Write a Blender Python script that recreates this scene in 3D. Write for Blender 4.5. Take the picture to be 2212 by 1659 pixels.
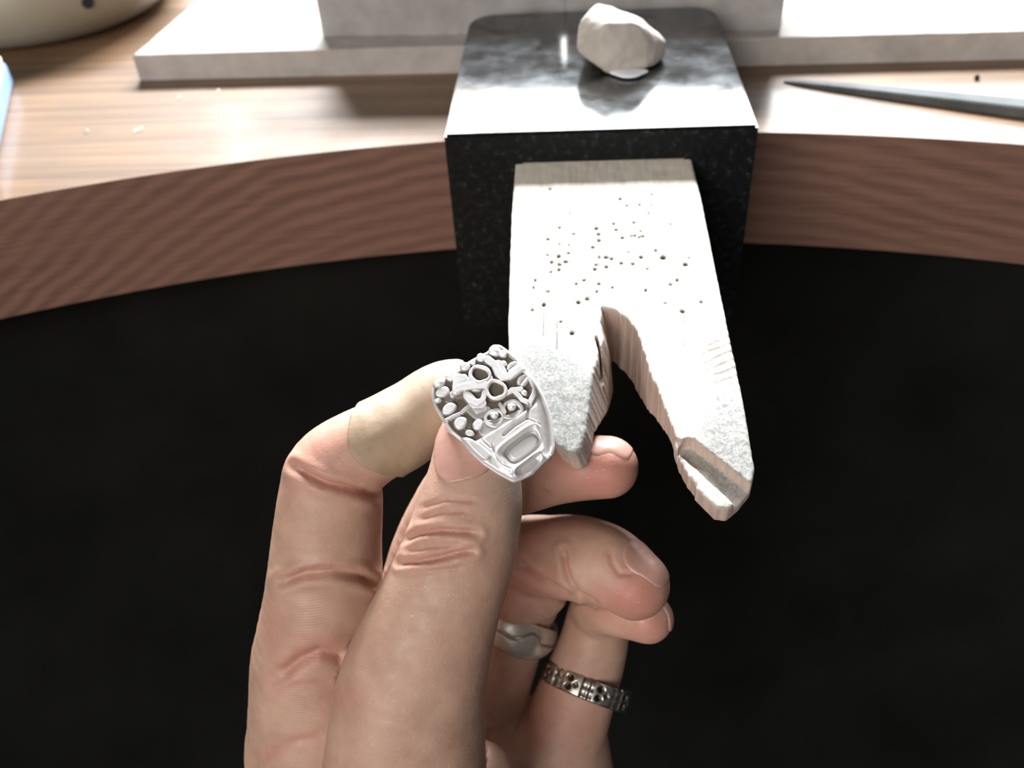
import bpy, bmesh, math, random
import numpy as np
from mathutils import Vector, Matrix

random.seed(4)
rng = np.random.default_rng(7)
for o in list(bpy.data.objects):
    bpy.data.objects.remove(o)
scn = bpy.context.scene
COL = scn.collection
MM = 0.001

# ------------------------------------------------------------------ camera
# lengths below are millimetres; origin = middle of the anvil's front top edge, X right, Y into the bench, Z up
F = 1966.0
CAM = np.array([-6.7, -191.79, 89.93])
_p, _y, _r = np.radians([40.456, 5.008, -3.956])
FWD = np.array([-np.sin(_y) * np.cos(_p), np.cos(_y) * np.cos(_p), -np.sin(_p)])
_rt = np.array([np.cos(_y), np.sin(_y), 0.0])
_up = np.cross(_rt, FWD)
RT = np.cos(_r) * _rt + np.sin(_r) * _up
UP = -np.sin(_r) * _rt + np.cos(_r) * _up
cd = bpy.data.cameras.new('camera')
cam = bpy.data.objects.new('camera', cd)
COL.objects.link(cam)
cam.matrix_world = Matrix(((RT[0], UP[0], -FWD[0], CAM[0] * MM), (RT[1], UP[1], -FWD[1], CAM[1] * MM),
                           (RT[2], UP[2], -FWD[2], CAM[2] * MM), (0, 0, 0, 1)))
cd.sensor_width = 36
cd.lens = F / 2212 * 36
cd.clip_start = 0.005
cd.clip_end = 20
cd.dof.use_dof = True
cd.dof.focus_distance = 0.146
cd.dof.aperture_fstop = 22
scn.camera = cam


def ray(x, y):
    return FWD + RT * (x - 1106) / F + UP * (829.5 - y) / F


def at(x, y, d):                       # point seen at pixel x, y, at depth d
    return CAM + ray(x, y) * d


def onz(x, y, z):                      # the same on a level plane
    r = ray(x, y)
    return CAM + r * (z - CAM[2]) / r[2]


def onplane(x, y, p0, n):
    r = ray(x, y)
    return CAM + r * ((np.array(p0) - CAM) @ n) / (r @ n)


def proj(P):
    d = P - CAM
    z = d @ FWD
    return 1106 + F * (d @ RT) / z, 829.5 - F * (d @ UP) / z, z


# ------------------------------------------------------------------ light
w = bpy.data.worlds.new('room')
scn.world = w
w.use_nodes = True
w.node_tree.nodes['Background'].inputs[0].default_value = (0.92, 0.96, 1.0, 1)
w.node_tree.nodes['Background'].inputs[1].default_value = 0.09
scn.view_settings.view_transform = 'Standard'
scn.view_settings.look = 'None'
scn.view_settings.exposure = 0.0
scn.view_settings.gamma = 1.0
scn.view_settings.use_curve_mapping = False


def area(name, loc, target, sx, sy, power, col):
    ld = bpy.data.lights.new(name, 'AREA')
    ld.shape = 'RECTANGLE'
    ld.size, ld.size_y, ld.energy, ld.color = sx, sy, power, col
    o = bpy.data.objects.new(name, ld)
    COL.objects.link(o)
    o.location = loc
    o.rotation_euler = (Vector(target) - Vector(loc)).to_track_quat('-Z', 'Y').to_euler()
    return o


# daylight in the window behind the bench: bright sky above, dimmer below
area('window_sky_light', (-0.05, 0.96, 0.80), (0.0, -0.10, 0.0), 0.80, 0.26, 94, (0.91, 0.96, 1.0))
area('window_low_light', (0.27, 0.98, 0.45), (0.12, 0.0, 0.2), 1.06, 0.34, 12, (0.93, 0.97, 1.0))
# soft fill added from the front left to brighten hand and bench face
area('front_fill_light', (-0.58, -1.30, 0.60), (0.0, -0.10, -0.03), 1.1, 0.8, 22, (1.0, 0.96, 0.92))

# ------------------------------------------------------------------ helpers


def tag(o, label=None, cat=None, group=None, kind=None):
    if label: o['label'] = label
    if cat: o['category'] = cat
    if group: o['group'] = group
    if kind: o['kind'] = kind
    return o


def link(name, me, mat=None, parent=None):
    o = bpy.data.objects.new(name, me)
    COL.objects.link(o)
    if mat:
        for m in (mat if isinstance(mat, (list, tuple)) else [mat]):
            me.materials.append(m)
    if parent: o.parent = parent
    return o


def np_mesh(name, V, Fq, smooth=True):
    """V in mm (n,3), Fq (m,4) or (m,3)"""
    me = bpy.data.meshes.new(name)
    V = np.asarray(V, dtype=np.float32) * MM
    Fq = np.asarray(Fq, dtype=np.int32)
    k = Fq.shape[1]
    me.vertices.add(len(V)); me.vertices.foreach_set('co', V.ravel())
    me.loops.add(Fq.size); me.loops.foreach_set('vertex_index', Fq.ravel())
    me.polygons.add(len(Fq))
    me.polygons.foreach_set('loop_start', np.arange(0, Fq.size, k, dtype=np.int32))
    me.polygons.foreach_set('loop_total', np.full(len(Fq), k, dtype=np.int32))
    me.update(calc_edges=True)
    me.validate()
    me.polygons.foreach_set('use_smooth', np.full(len(me.polygons), smooth))
    return me


def bm_mesh(name, bm, smooth=False):
    me = bpy.data.meshes.new(name)
    bmesh.ops.recalc_face_normals(bm, faces=bm.faces[:])
    for v in bm.verts: v.co *= MM
    bm.to_mesh(me); bm.free()
    for p in me.polygons: p.use_smooth = smooth
    return me


def paint(me, name, cols):
    a = me.color_attributes.new(name, 'FLOAT_COLOR', 'POINT')
    c = np.ones((len(me.vertices), 4), dtype=np.float32)
    for i, x in enumerate(cols): c[:, i] = x
    a.data.foreach_set('color', c.ravel())


_lat = rng.random((64, 64, 64)).astype(np.float32)


def noise(P, s):
    """value noise, P (...,3) mm, s = feature size mm -> -1..1"""
    Q = np.asarray(P) / s + 17.3
    i = np.floor(Q).astype(int)
    f = (Q - i).astype(np.float32)
    f = f * f * (3 - 2 * f)
    out = 0
    for dx in (0, 1):
        for dy in (0, 1):
            for dz in (0, 1):
                wgt = (f[..., 0] if dx else 1 - f[..., 0]) * (f[..., 1] if dy else 1 - f[..., 1]) * (f[..., 2] if dz else 1 - f[..., 2])
                out = out + wgt * _lat[(i[..., 0] + dx) & 63, (i[..., 1] + dy) & 63, (i[..., 2] + dz) & 63]
    return out * 2 - 1


def smin(a, b, k):
    h = np.clip(0.5 + 0.5 * (b - a) / k, 0, 1)
    return b * (1 - h) + a * h - k * h * (1 - h)


def smax(a, b, k):
    return -smin(-a, -b, k)


def surface_nets(D, org, h):
    """closed surface of D<0 on a regular grid"""
    ins = D < 0
    nx, ny, nz = D.shape
    cnt = np.zeros((nx - 1, ny - 1, nz - 1), dtype=np.int8)
    for dx in (0, 1):
        for dy in (0, 1):
            for dz in (0, 1):
                cnt += ins[dx:nx - 1 + dx, dy:ny - 1 + dy, dz:nz - 1 + dz]
    act = (cnt > 0) & (cnt < 8)
    I, J, K = np.nonzero(act)
    idx = -np.ones(act.shape, dtype=np.int32)
    idx[I, J, K] = np.arange(len(I))
    pos = np.zeros((len(I), 3)); num = np.zeros(len(I))
    corners = [(a, b, c) for a in (0, 1) for b in (0, 1) for c in (0, 1)]
    for c0 in corners:
        for ax in range(3):
            if c0[ax]: continue
            c1 = list(c0); c1[ax] = 1
            d0 = D[I + c0[0], J + c0[1], K + c0[2]]
            d1 = D[I + c1[0], J + c1[1], K + c1[2]]
            m = (d0 < 0) != (d1 < 0)
            t = d0[m] / (d0[m] - d1[m])
            q = np.tile(np.array(c0, float), (m.sum(), 1))
            q[:, ax] += t
            pos[m] += q; num[m] += 1
    V = (pos / num[:, None] + np.stack([I, J, K], 1)) * h + org
    faces = []
    # x edges
    for ax in range(3):
        sl0 = [slice(1, -1)] * 3; sl1 = [slice(1, -1)] * 3
        sl0[ax] = slice(0, -1); sl1[ax] = slice(1, None)
        A = ins[tuple(sl0)]; B = ins[tuple(sl1)]
        X = np.stack(np.nonzero(A != B), 1)
        flip = A[X[:, 0], X[:, 1], X[:, 2]]
        off = [1, 1, 1]; off[ax] = 0
        X = X + np.array(off)
        b, c = [(1, 2), (2, 0), (0, 1)][ax]
        quad = []
        for db, dc in ((-1, -1), (0, -1), (0, 0), (-1, 0)):
            Y = X.copy(); Y[:, b] += db; Y[:, c] += dc
            quad.append(idx[Y[:, 0], Y[:, 1], Y[:, 2]])
        Q = np.stack(quad, 1)
        Q[~flip] = Q[~flip][:, ::-1]
        faces.append(Q)
    return V, np.concatenate(faces)


def relax(V, Q, it=2, lam=0.5):
    n = len(V)
    a = np.concatenate([Q[:, i] for i in range(4)]); b = np.concatenate([Q[:, (i + 1) % 4] for i in range(4)])
    deg = np.bincount(a, minlength=n) + np.bincount(b, minlength=n)
    for _ in range(it):
        S = np.stack([np.bincount(a, V[b, k], n) + np.bincount(b, V[a, k], n) for k in range(3)], 1)
        V = V + lam * (S / np.maximum(deg, 1)[:, None] - V)
    return V


def vnormals(V, Q):
    fn = np.cross(V[Q[:, 2]] - V[Q[:, 0]], V[Q[:, 3]] - V[Q[:, 1]])
    N = np.zeros_like(V)
    for k in range(3):
        for c in range(4):
            N[:, k] += np.bincount(Q[:, c], fn[:, k], len(V))
    return N / np.maximum(np.linalg.norm(N, axis=1), 1e-9)[:, None]


class Grid:
    def __init__(self, lo, hi, h):
        self.h = h
        self.org = np.array(lo, float)
        self.n = np.ceil((np.array(hi) - self.org) / h).astype(int) + 1
        self.ax = [self.org[i] + np.arange(self.n[i]) * h for i in range(3)]

    def new(self):
        return np.full(self.n, 8.0, dtype=np.float32)

    def pts(self):
        return np.meshgrid(*self.ax, indexing='ij')

    def cone(self, D, a, ra, b, rb, flat=None, k=0.0, pad=5.0):
        """tapered capsule; flat=(dir, factor) squeezes it along dir"""
        lo = np.minimum(a - ra, b - rb) - pad; hi = np.maximum(a + ra, b + rb) + pad
        s = [slice(max(0, int((lo[i] - self.org[i]) / self.h)), max(0, min(self.n[i], int((hi[i] - self.org[i]) / self.h) + 2))) for i in range(3)]
        if any(t.stop <= t.start for t in s): return
        X = self.ax[0][s[0]][:, None, None] - a[0]; Y = self.ax[1][s[1]][None, :, None] - a[1]; Z = self.ax[2][s[2]][None, None, :] - a[2]
        u = b - a; L = u @ u + 1e-9
        t = np.clip((X * u[0] + Y * u[1] + Z * u[2]) / L, 0, 1)
        vx, vy, vz = X - t * u[0], Y - t * u[1], Z - t * u[2]
        if flat is not None:
            n, f = flat
            vn = (vx * n[0] + vy * n[1] + vz * n[2]) * (1 / f - 1)
            vx, vy, vz = vx + n[0] * vn, vy + n[1] * vn, vz + n[2] * vn
        d = np.sqrt(vx * vx + vy * vy + vz * vz) - (ra + t * (rb - ra))
        s = tuple(s)
        D[s] = smin(D[s], d, k) if k > 0 else np.minimum(D[s], d)


def spline(P, R, sub=5):
    P = np.asarray(P, float); R = np.asarray(R, float)
    A = np.column_stack([P, R])
    A = np.vstack([2 * A[0] - A[1], A, 2 * A[-1] - A[-2]])
    out = []
    for i in range(1, len(A) - 2):
        p0, p1, p2, p3 = A[i - 1:i + 3]
        for t in np.arange(sub) / sub:
            out.append(0.5 * (2 * p1 + (p2 - p0) * t + (2 * p0 - 5 * p1 + 4 * p2 - p3) * t * t + (3 * p1 - p0 - 3 * p2 + p3) * t ** 3))
    out.append(A[-2])
    out = np.array(out)
    return out[:, :3], out[:, 3]


def inpoly(x, y, poly):
    r = np.zeros(np.shape(x), bool)
    n = len(poly)
    for i in range(n):
        x0, y0 = poly[i]; x1, y1 = poly[(i + 1) % n]
        c = ((y0 > y) != (y1 > y))
        xi = (x1 - x0) * (y - y0) / (y1 - y0 + 1e-12) + x0
        r ^= c & (x < xi)
    return r


def segdist(x, y, poly, closed=False):
    d = np.full(np.shape(x), 1e9)
    n = len(poly)
    for i in range(n if closed else n - 1):
        x0, y0 = poly[i]; x1, y1 = poly[(i + 1) % n]
        ux, uy = x1 - x0, y1 - y0
        t = np.clip(((x - x0) * ux + (y - y0) * uy) / (ux * ux + uy * uy + 1e-12), 0, 1)
        d = np.minimum(d, np.hypot(x - x0 - t * ux, y - y0 - t * uy))
    return d


def box_bm(bm, lo, hi, bev=0.0, seg=2, M=None):
    r = bmesh.ops.create_cube(bm, size=1)
    vs = r['verts']
    lo = Vector(lo); hi = Vector(hi)
    for v in vs:
        v.co = Vector((lo[i] + (v.co[i] + 0.5) * (hi[i] - lo[i]) for i in range(3)))
    if bev:
        es = list({e for v in vs for e in v.link_edges})
        bmesh.ops.bevel(bm, geom=es, offset=bev, segments=seg, affect='EDGES', profile=0.5)
    return bm


# ------------------------------------------------------------------ materials


class NT:
    def __init__(self, name):
        self.m = bpy.data.materials.new(name)
        self.m.use_nodes = True
        self.t = self.m.node_tree
        self.b = self.t.nodes['Principled BSDF']
        self.tc = self.t.nodes.new('ShaderNodeTexCoord')

    def n(self, typ, **kw):
        nd = self.t.nodes.new('ShaderNode' + typ)
        for k, v in kw.items():
            if k in nd.inputs.keys(): self.i(nd, k, v)
            else: setattr(nd, k, v)
        return nd

    def i(self, nd, k, v):
        if hasattr(v, 'is_linked') or hasattr(v, 'links'): self.t.links.new(v, nd.inputs[k])
        else: nd.inputs[k].default_value = v

    def set(self, **kw):
        for k, v in kw.items():
            self.i(self.b, k.replace('_', ' '), v)
        return self

    def mapping(self, scale=(1, 1, 1), rot=(0, 0, 0), loc=(0, 0, 0)):
        m = self.n('Mapping')
        self.t.links.new(self.tc.outputs['Object'], m.inputs[0])
        m.inputs['Scale'].default_value = scale
        m.inputs['Rotation'].default_value = rot
        m.inputs['Location'].default_value = loc
        return m.outputs[0]

    def noise(self, scale, detail=3, vec=None, rough=0.55, dist=0.0):
        nd = self.n('TexNoise')
        self.t.links.new(vec if vec is not None else self.tc.outputs['Object'], nd.inputs['Vector'])
        nd.inputs['Scale'].default_value = scale; nd.inputs['Detail'].default_value = detail
        nd.inputs['Roughness'].default_value = rough; nd.inputs['Distortion'].default_value = dist
        return nd.outputs['Fac']

    def ramp(self, fac, stops, interp='LINEAR'):
        r = self.n('ValToRGB')
        self.t.links.new(fac, r.inputs[0])
        cr = r.color_ramp; cr.interpolation = interp
        while len(cr.elements) < len(stops): cr.elements.new(0.5)
        for e, (p, c) in zip(cr.elements, stops):
            e.position = p
            e.color = (c, c, c, 1) if isinstance(c, (int, float)) else (*c, 1)
        return r.outputs[0]

    def mix(self, fac, a, b, mode='MIX'):
        m = self.n('Mix', data_type='RGBA', blend_type=mode)
        for s, v in ((m.inputs[0], fac), (m.inputs[6], a), (m.inputs[7], b)):
            if hasattr(v, 'links'): self.t.links.new(v, s)
            else: s.default_value = v if isinstance(v, (int, float)) else (*v, 1)
        return m.outputs[2]

    def math(self, op, a, b=0.0):
        m = self.n('Math', operation=op)
        for s, v in ((m.inputs[0], a), (m.inputs[1], b)):
            if hasattr(v, 'links'): self.t.links.new(v, s)
            else: s.default_value = v
        return m.outputs[0]

    def attr(self, name):
        a = self.n('Attribute', attribute_name=name)
        s = self.n('SeparateColor')
        self.t.links.new(a.outputs['Color'], s.inputs[0])
        return s.outputs

    def bump(self, h, strength, dist=0.0005, prev=None):
        b = self.n('Bump')
        self.t.links.new(h, b.inputs['Height'])
        b.inputs['Strength'].default_value = strength
        b.inputs['Distance'].default_value = dist
        if prev is not None: self.t.links.new(prev, b.inputs['Normal'])
        self.t.links.new(b.outputs[0], self.b.inputs['Normal'])
        return b.outputs[0]


def plain(name, col, rough=0.5, metal=0.0, var=0.1, scale=200, bump=0.1):
    t = NT(name)
    f = t.noise(scale, 4)
    d = tuple(c * (1 - var) for c in col); l = tuple(min(1, c * (1 + var)) for c in col)
    t.set(Base_Color=t.ramp(f, [(0.3, d), (0.7, l)]), Roughness=rough, Metallic=metal)
    if bump: t.bump(f, bump)
    return t.m


def wood_mat(name, kind):
    t = NT(name)
    sep = t.n('SeparateXYZ')
    t.t.links.new(t.tc.outputs['Object'], sep.inputs[0])
    x, y, z = sep.outputs
    wob = t.noise(14, 3)
    if kind == 'edge':
        # growth rings cut across the bench edge: arcs about a heart below the board
        ax = t.math('ABSOLUTE', t.math('MINIMUM', x, 0.0))
        q = t.math('ADD', t.math('MULTIPLY', t.math('MULTIPLY', x, x), 1.05), t.math('MULTIPLY', t.math('MULTIPLY', t.math('MULTIPLY', ax, ax), ax), 5.5))
        r = t.math('ADD', z, q)
        r = t.math('ADD', r, t.math('MULTIPLY', t.noise(20, 3), 0.011))
        r = t.math('ADD', r, t.math('MULTIPLY', t.noise(1, 2, t.mapping((25, 25, 260))), 0.0022))
        g = t.math('MULTIPLY', t.math('SINE', t.math('MULTIPLY', r, 1250)), t.ramp(t.noise(1, 2, t.mapping((9, 9, 70))), [(0.35, 0.35), (0.65, 1.0)]))
        fine = t.noise(1, 4, t.mapping((60, 60, 1500)))
        c = t.ramp(t.math('ADD', t.math('MULTIPLY', g, 0.27), t.math('MULTIPLY', fine, 1.0)), [(0.2, (0.205, 0.105, 0.072)), (0.8, (0.125, 0.06, 0.04))])
        t.set(Base_Color=c, Roughness=0.65)
        t.bump(fine, 0.15, 0.0003)
    else:
        st = t.noise(1, 6, t.mapping((7, 230, 60)), 0.6, 0.3)
        st2 = t.noise(1, 3, t.mapping((3, 60, 20)), 0.5, 0.5)
        f = t.math('ADD', t.math('MULTIPLY', st, 0.6), t.math('MULTIPLY', st2, 0.4))
        c = t.ramp(f, [(0.34, (0.085, 0.042, 0.02)), (0.52, (0.19, 0.105, 0.052)), (0.68, (0.26, 0.155, 0.085))])
        dirt = t.noise(45, 5)
        c = t.mix(t.ramp(dirt, [(0.45, 0.0), (0.72, 0.55)]), c, (0.12, 0.085, 0.06))
        t.set(Base_Color=c, Roughness=t.ramp(t.noise(60, 4), [(0.3, 0.5), (0.7, 0.62)]), Coat_Weight=0.55, Coat_Roughness=0.18, Specular_IOR_Level=0.3)
        t.bump(st, 0.18, 0.0004)
    return t.m


M_TOP = wood_mat('bench_varnished_wood', 'top')
M_EDGE = wood_mat('bench_edge_wood', 'edge')


def steel_mat():
    t = NT('worn_steel')
    f = t.noise(120, 5); g = t.noise(38, 5, None, 0.6, 0.6)
    c = t.ramp(g, [(0.35, (0.13, 0.136, 0.14)), (0.52, (0.17, 0.176, 0.18)), (0.60, (0.085, 0.072, 0.058)), (0.68, (0.15, 0.15, 0.15))])
    t.set(Base_Color=c, Metallic=1.0, Roughness=t.ramp(f, [(0.3, 0.09), (0.7, 0.17)]))
    t.bump(f, 0.05, 0.0002)
    return t.m


def black_steel_mat():
    t = NT('blackened_steel')
    sp = t.noise(520, 6, None, 0.75)
    c = t.ramp(sp, [(0.50, (0.003, 0.004, 0.004)), (0.60, (0.010, 0.012, 0.012)), (0.68, (0.06, 0.065, 0.065))])
    t.set(Base_Color=c, Roughness=0.62, Metallic=0.0, Specular_IOR_Level=0.15)
    t.bump(sp, 0.3, 0.0003)
    return t.m


M_STEEL = steel_mat()
M_BLACK = black_steel_mat()


def ceramic_mat(name, c1, c2):
    t = NT(name)
    f = t.noise(150, 5); g = t.noise(45, 4)
    c = t.mix(t.ramp(g, [(0.55, 0.0), (0.8, 0.6)]), t.ramp(f, [(0.3, c1), (0.7, c2)]), tuple(x * 0.5 for x in c1))
    t.set(Base_Color=c, Roughness=0.9)
    t.bump(t.noise(700, 4), 0.35, 0.0005)
    return t.m


M_BOARD = ceramic_mat('white_fibre_board', (0.34, 0.305, 0.275), (0.42, 0.38, 0.35))
M_BLOCK = ceramic_mat('grey_white_fire_brick', (0.27, 0.25, 0.24), (0.36, 0.335, 0.325))
M_STONE = plain('chalky_stone', (0.44, 0.39, 0.34), 0.8, 0, 0.12, 160, 0.4)
M_CREAM = plain('cream_plastic', (0.30, 0.26, 0.19), 0.4, 0, 0.06, 30, 0.0)
M_DARK = plain('dark_hole', (0.01, 0.01, 0.01), 0.8, 0, 0.1, 100, 0.0)
M_BLUE = plain('blue_card', (0.22, 0.36, 0.66), 0.5, 0, 0.05, 60, 0.0)
M_YELLOW = plain('pale_yellow_card', (0.72, 0.70, 0.45), 0.5, 0, 0.05, 60, 0.0)
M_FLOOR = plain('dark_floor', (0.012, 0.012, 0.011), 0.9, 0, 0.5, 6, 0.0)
M_SHADE = plain('shade_black', (0.0062, 0.0063, 0.0053), 0.95, 0, 0.35, 25, 0.0)  # near black colour stands in for the darkness below the bench
M_SHADE.node_tree.nodes['Principled BSDF'].inputs['Specular IOR Level'].default_value = 0.08
M_WALL = plain('painted_wall', (0.45, 0.43, 0.40), 0.8, 0, 0.05, 10, 0.0)
M_FRAME = plain('window_paint', (0.7, 0.7, 0.68), 0.5, 0, 0.05, 10, 0.0)


def file_mat():
    t = NT('cut_file_steel')
    wv = t.n('TexWave', wave_type='BANDS', bands_direction='DIAGONAL')
    t.t.links.new(t.tc.outputs['Object'], wv.inputs['Vector'])
    wv.inputs['Scale'].default_value = 900
    t.set(Base_Color=t.ramp(t.noise(90, 4), [(0.3, (0.07, 0.075, 0.075)), (0.7, (0.13, 0.135, 0.13))]), Metallic=0.4, Roughness=0.75)
    t.bump(wv.outputs['Fac'], 0.25, 0.0002)
    return t.m


M_FILE = file_mat()


def silver_mat(name, rough, tint=(0.82, 0.80, 0.79), dark=(0.36, 0.32, 0.28), metal=1.0, use_attr=True):
    t = NT(name)
    f = t.noise(900, 4)
    if use_attr:
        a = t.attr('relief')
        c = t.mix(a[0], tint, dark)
    else:
        c = t.ramp(t.noise(250, 4), [(0.35, dark), (0.6, tint)])
    t.set(Base_Color=c, Metallic=metal, Roughness=t.ramp(f, [(0.3, rough * 0.85), (0.7, rough * 1.2)]))
    t.bump(f, 0.18, 0.0002)
    return t.m


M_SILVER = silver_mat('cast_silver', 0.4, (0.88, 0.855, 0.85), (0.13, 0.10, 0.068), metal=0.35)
M_NODULE = silver_mat('filed_silver', 0.38, (0.88, 0.87, 0.86), (0.62, 0.57, 0.50), use_attr=False, metal=0.35)
M_WORN = silver_mat('worn_silver', 0.33, (0.62, 0.57, 0.50), (0.12, 0.09, 0.065), metal=0.7)
M_WORN2 = silver_mat('oxidised_silver', 0.3, (0.62, 0.58, 0.50), (0.045, 0.035, 0.028))


def skin_mat():
    t = NT('skin')
    a = t.attr('tint')
    mott = t.noise(170, 4)
    c = t.ramp(mott, [(0.3, (0.43, 0.255, 0.185)), (0.7, (0.53, 0.335, 0.25))])
    c = t.mix(a[0], c, (0.46, 0.17, 0.135))
    c = t.mix(a[1], c, (0.27, 0.23, 0.18))
    dust = t.noise(2600, 2)
    c = t.mix(t.ramp(dust, [(0.70, 0.0), (0.76, 0.55)]), c, (0.8, 0.72, 0.66))
    t.set(Base_Color=c, Roughness=t.ramp(t.noise(500, 3), [(0.3, 0.42), (0.7, 0.62)]), Subsurface_Weight=0.25,
          Subsurface_Radius=(1.0, 0.38, 0.2), Subsurface_Scale=0.0018, Specular_IOR_Level=0.42)
    v = t.n('TexVoronoi', feature='DISTANCE_TO_EDGE')
    t.t.links.new(t.mapping((1000, 1000, 1500)), v.inputs['Vector'])
    v.inputs['Scale'].default_value = 1.0
    cells = t.ramp(v.outputs['Distance'], [(0.0, 0.0), (0.12, 1.0)])
    nz = t.noise(1600, 3)
    h = t.math('ADD', t.math('MULTIPLY', cells, 0.22), t.math('MULTIPLY', nz, 0.8))
    b1 = t.bump(h, 0.30, 0.00016)
    # ridges of the palm pads
    wv = t.n('TexWave', wave_type='BANDS', bands_direction='Z')
    t.t.links.new(t.mapping((1, 1, 1), (0.45, 0.1, 0)), wv.inputs['Vector'])
    wv.inputs['Scale'].default_value = 620; wv.inputs['Distortion'].default_value = 2.5
    wv.inputs['Detail Scale'].default_value = 0.15; wv.inputs['Detail'].default_value = 1
    t.bump(t.math('MULTIPLY', wv.outputs['Fac'], a[2]), 0.35, 0.00012, b1)
    return t.m


def nail_mat():
    t = NT('fingernail')
    t.set(Base_Color=t.ramp(t.noise(300, 3), [(0.3, (0.44, 0.24, 0.19)), (0.7, (0.52, 0.295, 0.24))]), Roughness=0.32, Subsurface_Weight=0.2,
          Subsurface_Radius=(1, 0.4, 0.3), Subsurface_Scale=0.001)
    return t.m


M_SKIN = skin_mat()
M_NAIL = nail_mat()


def bandage_mat():
    t = NT('bandage_fabric')
    f = t.noise(140, 5); sp = t.noise(420, 3, None, 0.7)
    c = t.ramp(f, [(0.3, (0.30, 0.205, 0.13)), (0.7, (0.385, 0.28, 0.19))])
    c = t.mix(t.ramp(sp, [(0.60, 0.0), (0.85, 0.55)]), c, (0.16, 0.12, 0.09))
    t.set(Base_Color=c, Roughness=0.6)
    t.bump(t.noise(900, 3), 0.2, 0.0002)
    return t.m


M_BAND = bandage_mat()


def pin_mat():
    t = NT('bench_pin_wood')
    a = t.attr('wear')          # r dust, g drilled hole / cut, b sawn wall
    gr = t.noise(1, 5, t.mapping((900, 45, 900)), 0.6)
    c = t.ramp(gr, [(0.3, (0.58, 0.50, 0.41)), (0.6, (0.70, 0.635, 0.55))])
    wall = t.ramp(t.noise(1, 4, t.mapping((1300, 1300, 60))), [(0.3, (0.40, 0.29, 0.235)), (0.7, (0.56, 0.43, 0.36))])
    c = t.mix(a[2], c, wall)
    dust = t.noise(1900, 5, None, 0.75)
    c = t.mix(t.math('MULTIPLY', a[0], t.ramp(dust, [(0.38, 1.0), (0.66, 0.45)])), c, (0.15, 0.168, 0.178))
    # fine long scratches and saw nicks along the grain
    sc = t.noise(1, 2, t.mapping((1500, 28, 200)), 0.5)
    c = t.mix(t.ramp(sc, [(0.71, 0.0), (0.76, 0.55)]), c, (0.30, 0.26, 0.21))
    c = t.mix(a[1], c, (0.035, 0.03, 0.025))
    t.set(Base_Color=c, Roughness=0.85, Specular_IOR_Level=0.2)
    t.bump(t.noise(1500, 4, None, 0.7), 0.35, 0.0003)
    return t.m


M_PIN = pin_mat()

# ------------------------------------------------------------------ the setting
K = 1.155                     # bench level sits below the anvil top
ZB = CAM[2] + (-3 - CAM[2]) * K        # bench top
ZBB = CAM[2] + (-32 - CAM[2]) * K      # bench underside


def bench_pt(px, py, z=None):
    return onz(px, py, ZB if z is None else z)


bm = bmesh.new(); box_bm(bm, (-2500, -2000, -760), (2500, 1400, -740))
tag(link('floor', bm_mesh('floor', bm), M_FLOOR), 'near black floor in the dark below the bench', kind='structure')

# back wall with a window opening (above and behind the bench, out of the frame)
bm = bmesh.new()
for lo, hi in (((-2500, 1000, -740), (-520, 1080, 2000)), ((760, 1000, -740), (2500, 1080, 2000)),
               ((-520, 1000, -740), (760, 1080, 270)), ((-520, 1000, 1260), (760, 1080, 2000))):
    box_bm(bm, lo, hi)
tag(link('wall_back', bm_mesh('wall_back', bm), M_WALL), 'painted wall behind the bench with a window opening', kind='structure')
bm = bmesh.new()
for lo, hi in (((-520, 985, 270), (-480, 1060, 1260)), ((720, 985, 270), (760, 1060, 1260)),
               ((-480, 985, 270), (720, 1060, 300)), ((-480, 985, 1230), (720, 1060, 1260))):
    box_bm(bm, lo, hi, 3)
tag(link('window_1', bm_mesh('window_1', bm), M_FRAME), 'white painted window frame behind the bench', kind='structure')

# bench: one thick board with a hollowed front
NX = 90
xs = np.linspace(-420, 420, NX)
ys = 35.4 - 0.00123 * xs ** 2
bm = bmesh.new()
ft = [bm.verts.new((x, y, ZB)) for x, y in zip(xs, ys)]
fb = [bm.verts.new((x, y, ZBB)) for x, y in zip(xs, ys)]
bt = [bm.verts.new((x, 960, ZB)) for x in xs]
bb = [bm.verts.new((x, 960, ZBB)) for x in xs]
for i in range(NX - 1):
    f = bm.faces.new((ft[i], ft[i + 1], bt[i + 1], bt[i]))
    f = bm.faces.new((fb[i], bb[i], bb[i + 1], fb[i + 1])); f.material_index = 1
    f = bm.faces.new((ft[i], fb[i], fb[i + 1], ft[i + 1])); f.material_index = 1
    f = bm.faces.new((bt[i], bt[i + 1], bb[i + 1], bb[i])); f.material_index = 1
for a, b, c, d in ((ft[0], bt[0], bb[0], fb[0]), (ft[-1], fb[-1], bb[-1], bt[-1])):
    f = bm.faces.new((a, b, c, d)); f.material_index = 1
bmesh.ops.bevel(bm, geom=[e for e in bm.edges if all(v in ft for v in e.verts)], offset=0.7, segments=2, affect='EDGES')
bench_root = bpy.data.objects.new('workbench', None)
COL.objects.link(bench_root)
tag(bench_root, 'brown wooden jeweller workbench with a hollowed curved front edge', 'workbench')
bench_root.location = (0, 0.5, -0.74)
bo = link('bench_top', bm_mesh('bench_top', bm), [M_TOP, M_EDGE], bench_root)
bo.matrix_parent_inverse = Matrix.Translation((0, -0.5, 0.74))
for sx in (-1, 1):
    for y0 in (560, 880):
        bm = bmesh.new(); box_bm(bm, (sx * 380 - 30, y0 - 30, -740), (sx * 380 + 30, y0 + 30, ZBB), 2)
        lo = link('leg', bm_mesh('leg', bm), M_EDGE, bench_root)
        lo.matrix_parent_inverse = Matrix.Translation((0, -0.5, 0.74))

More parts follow.
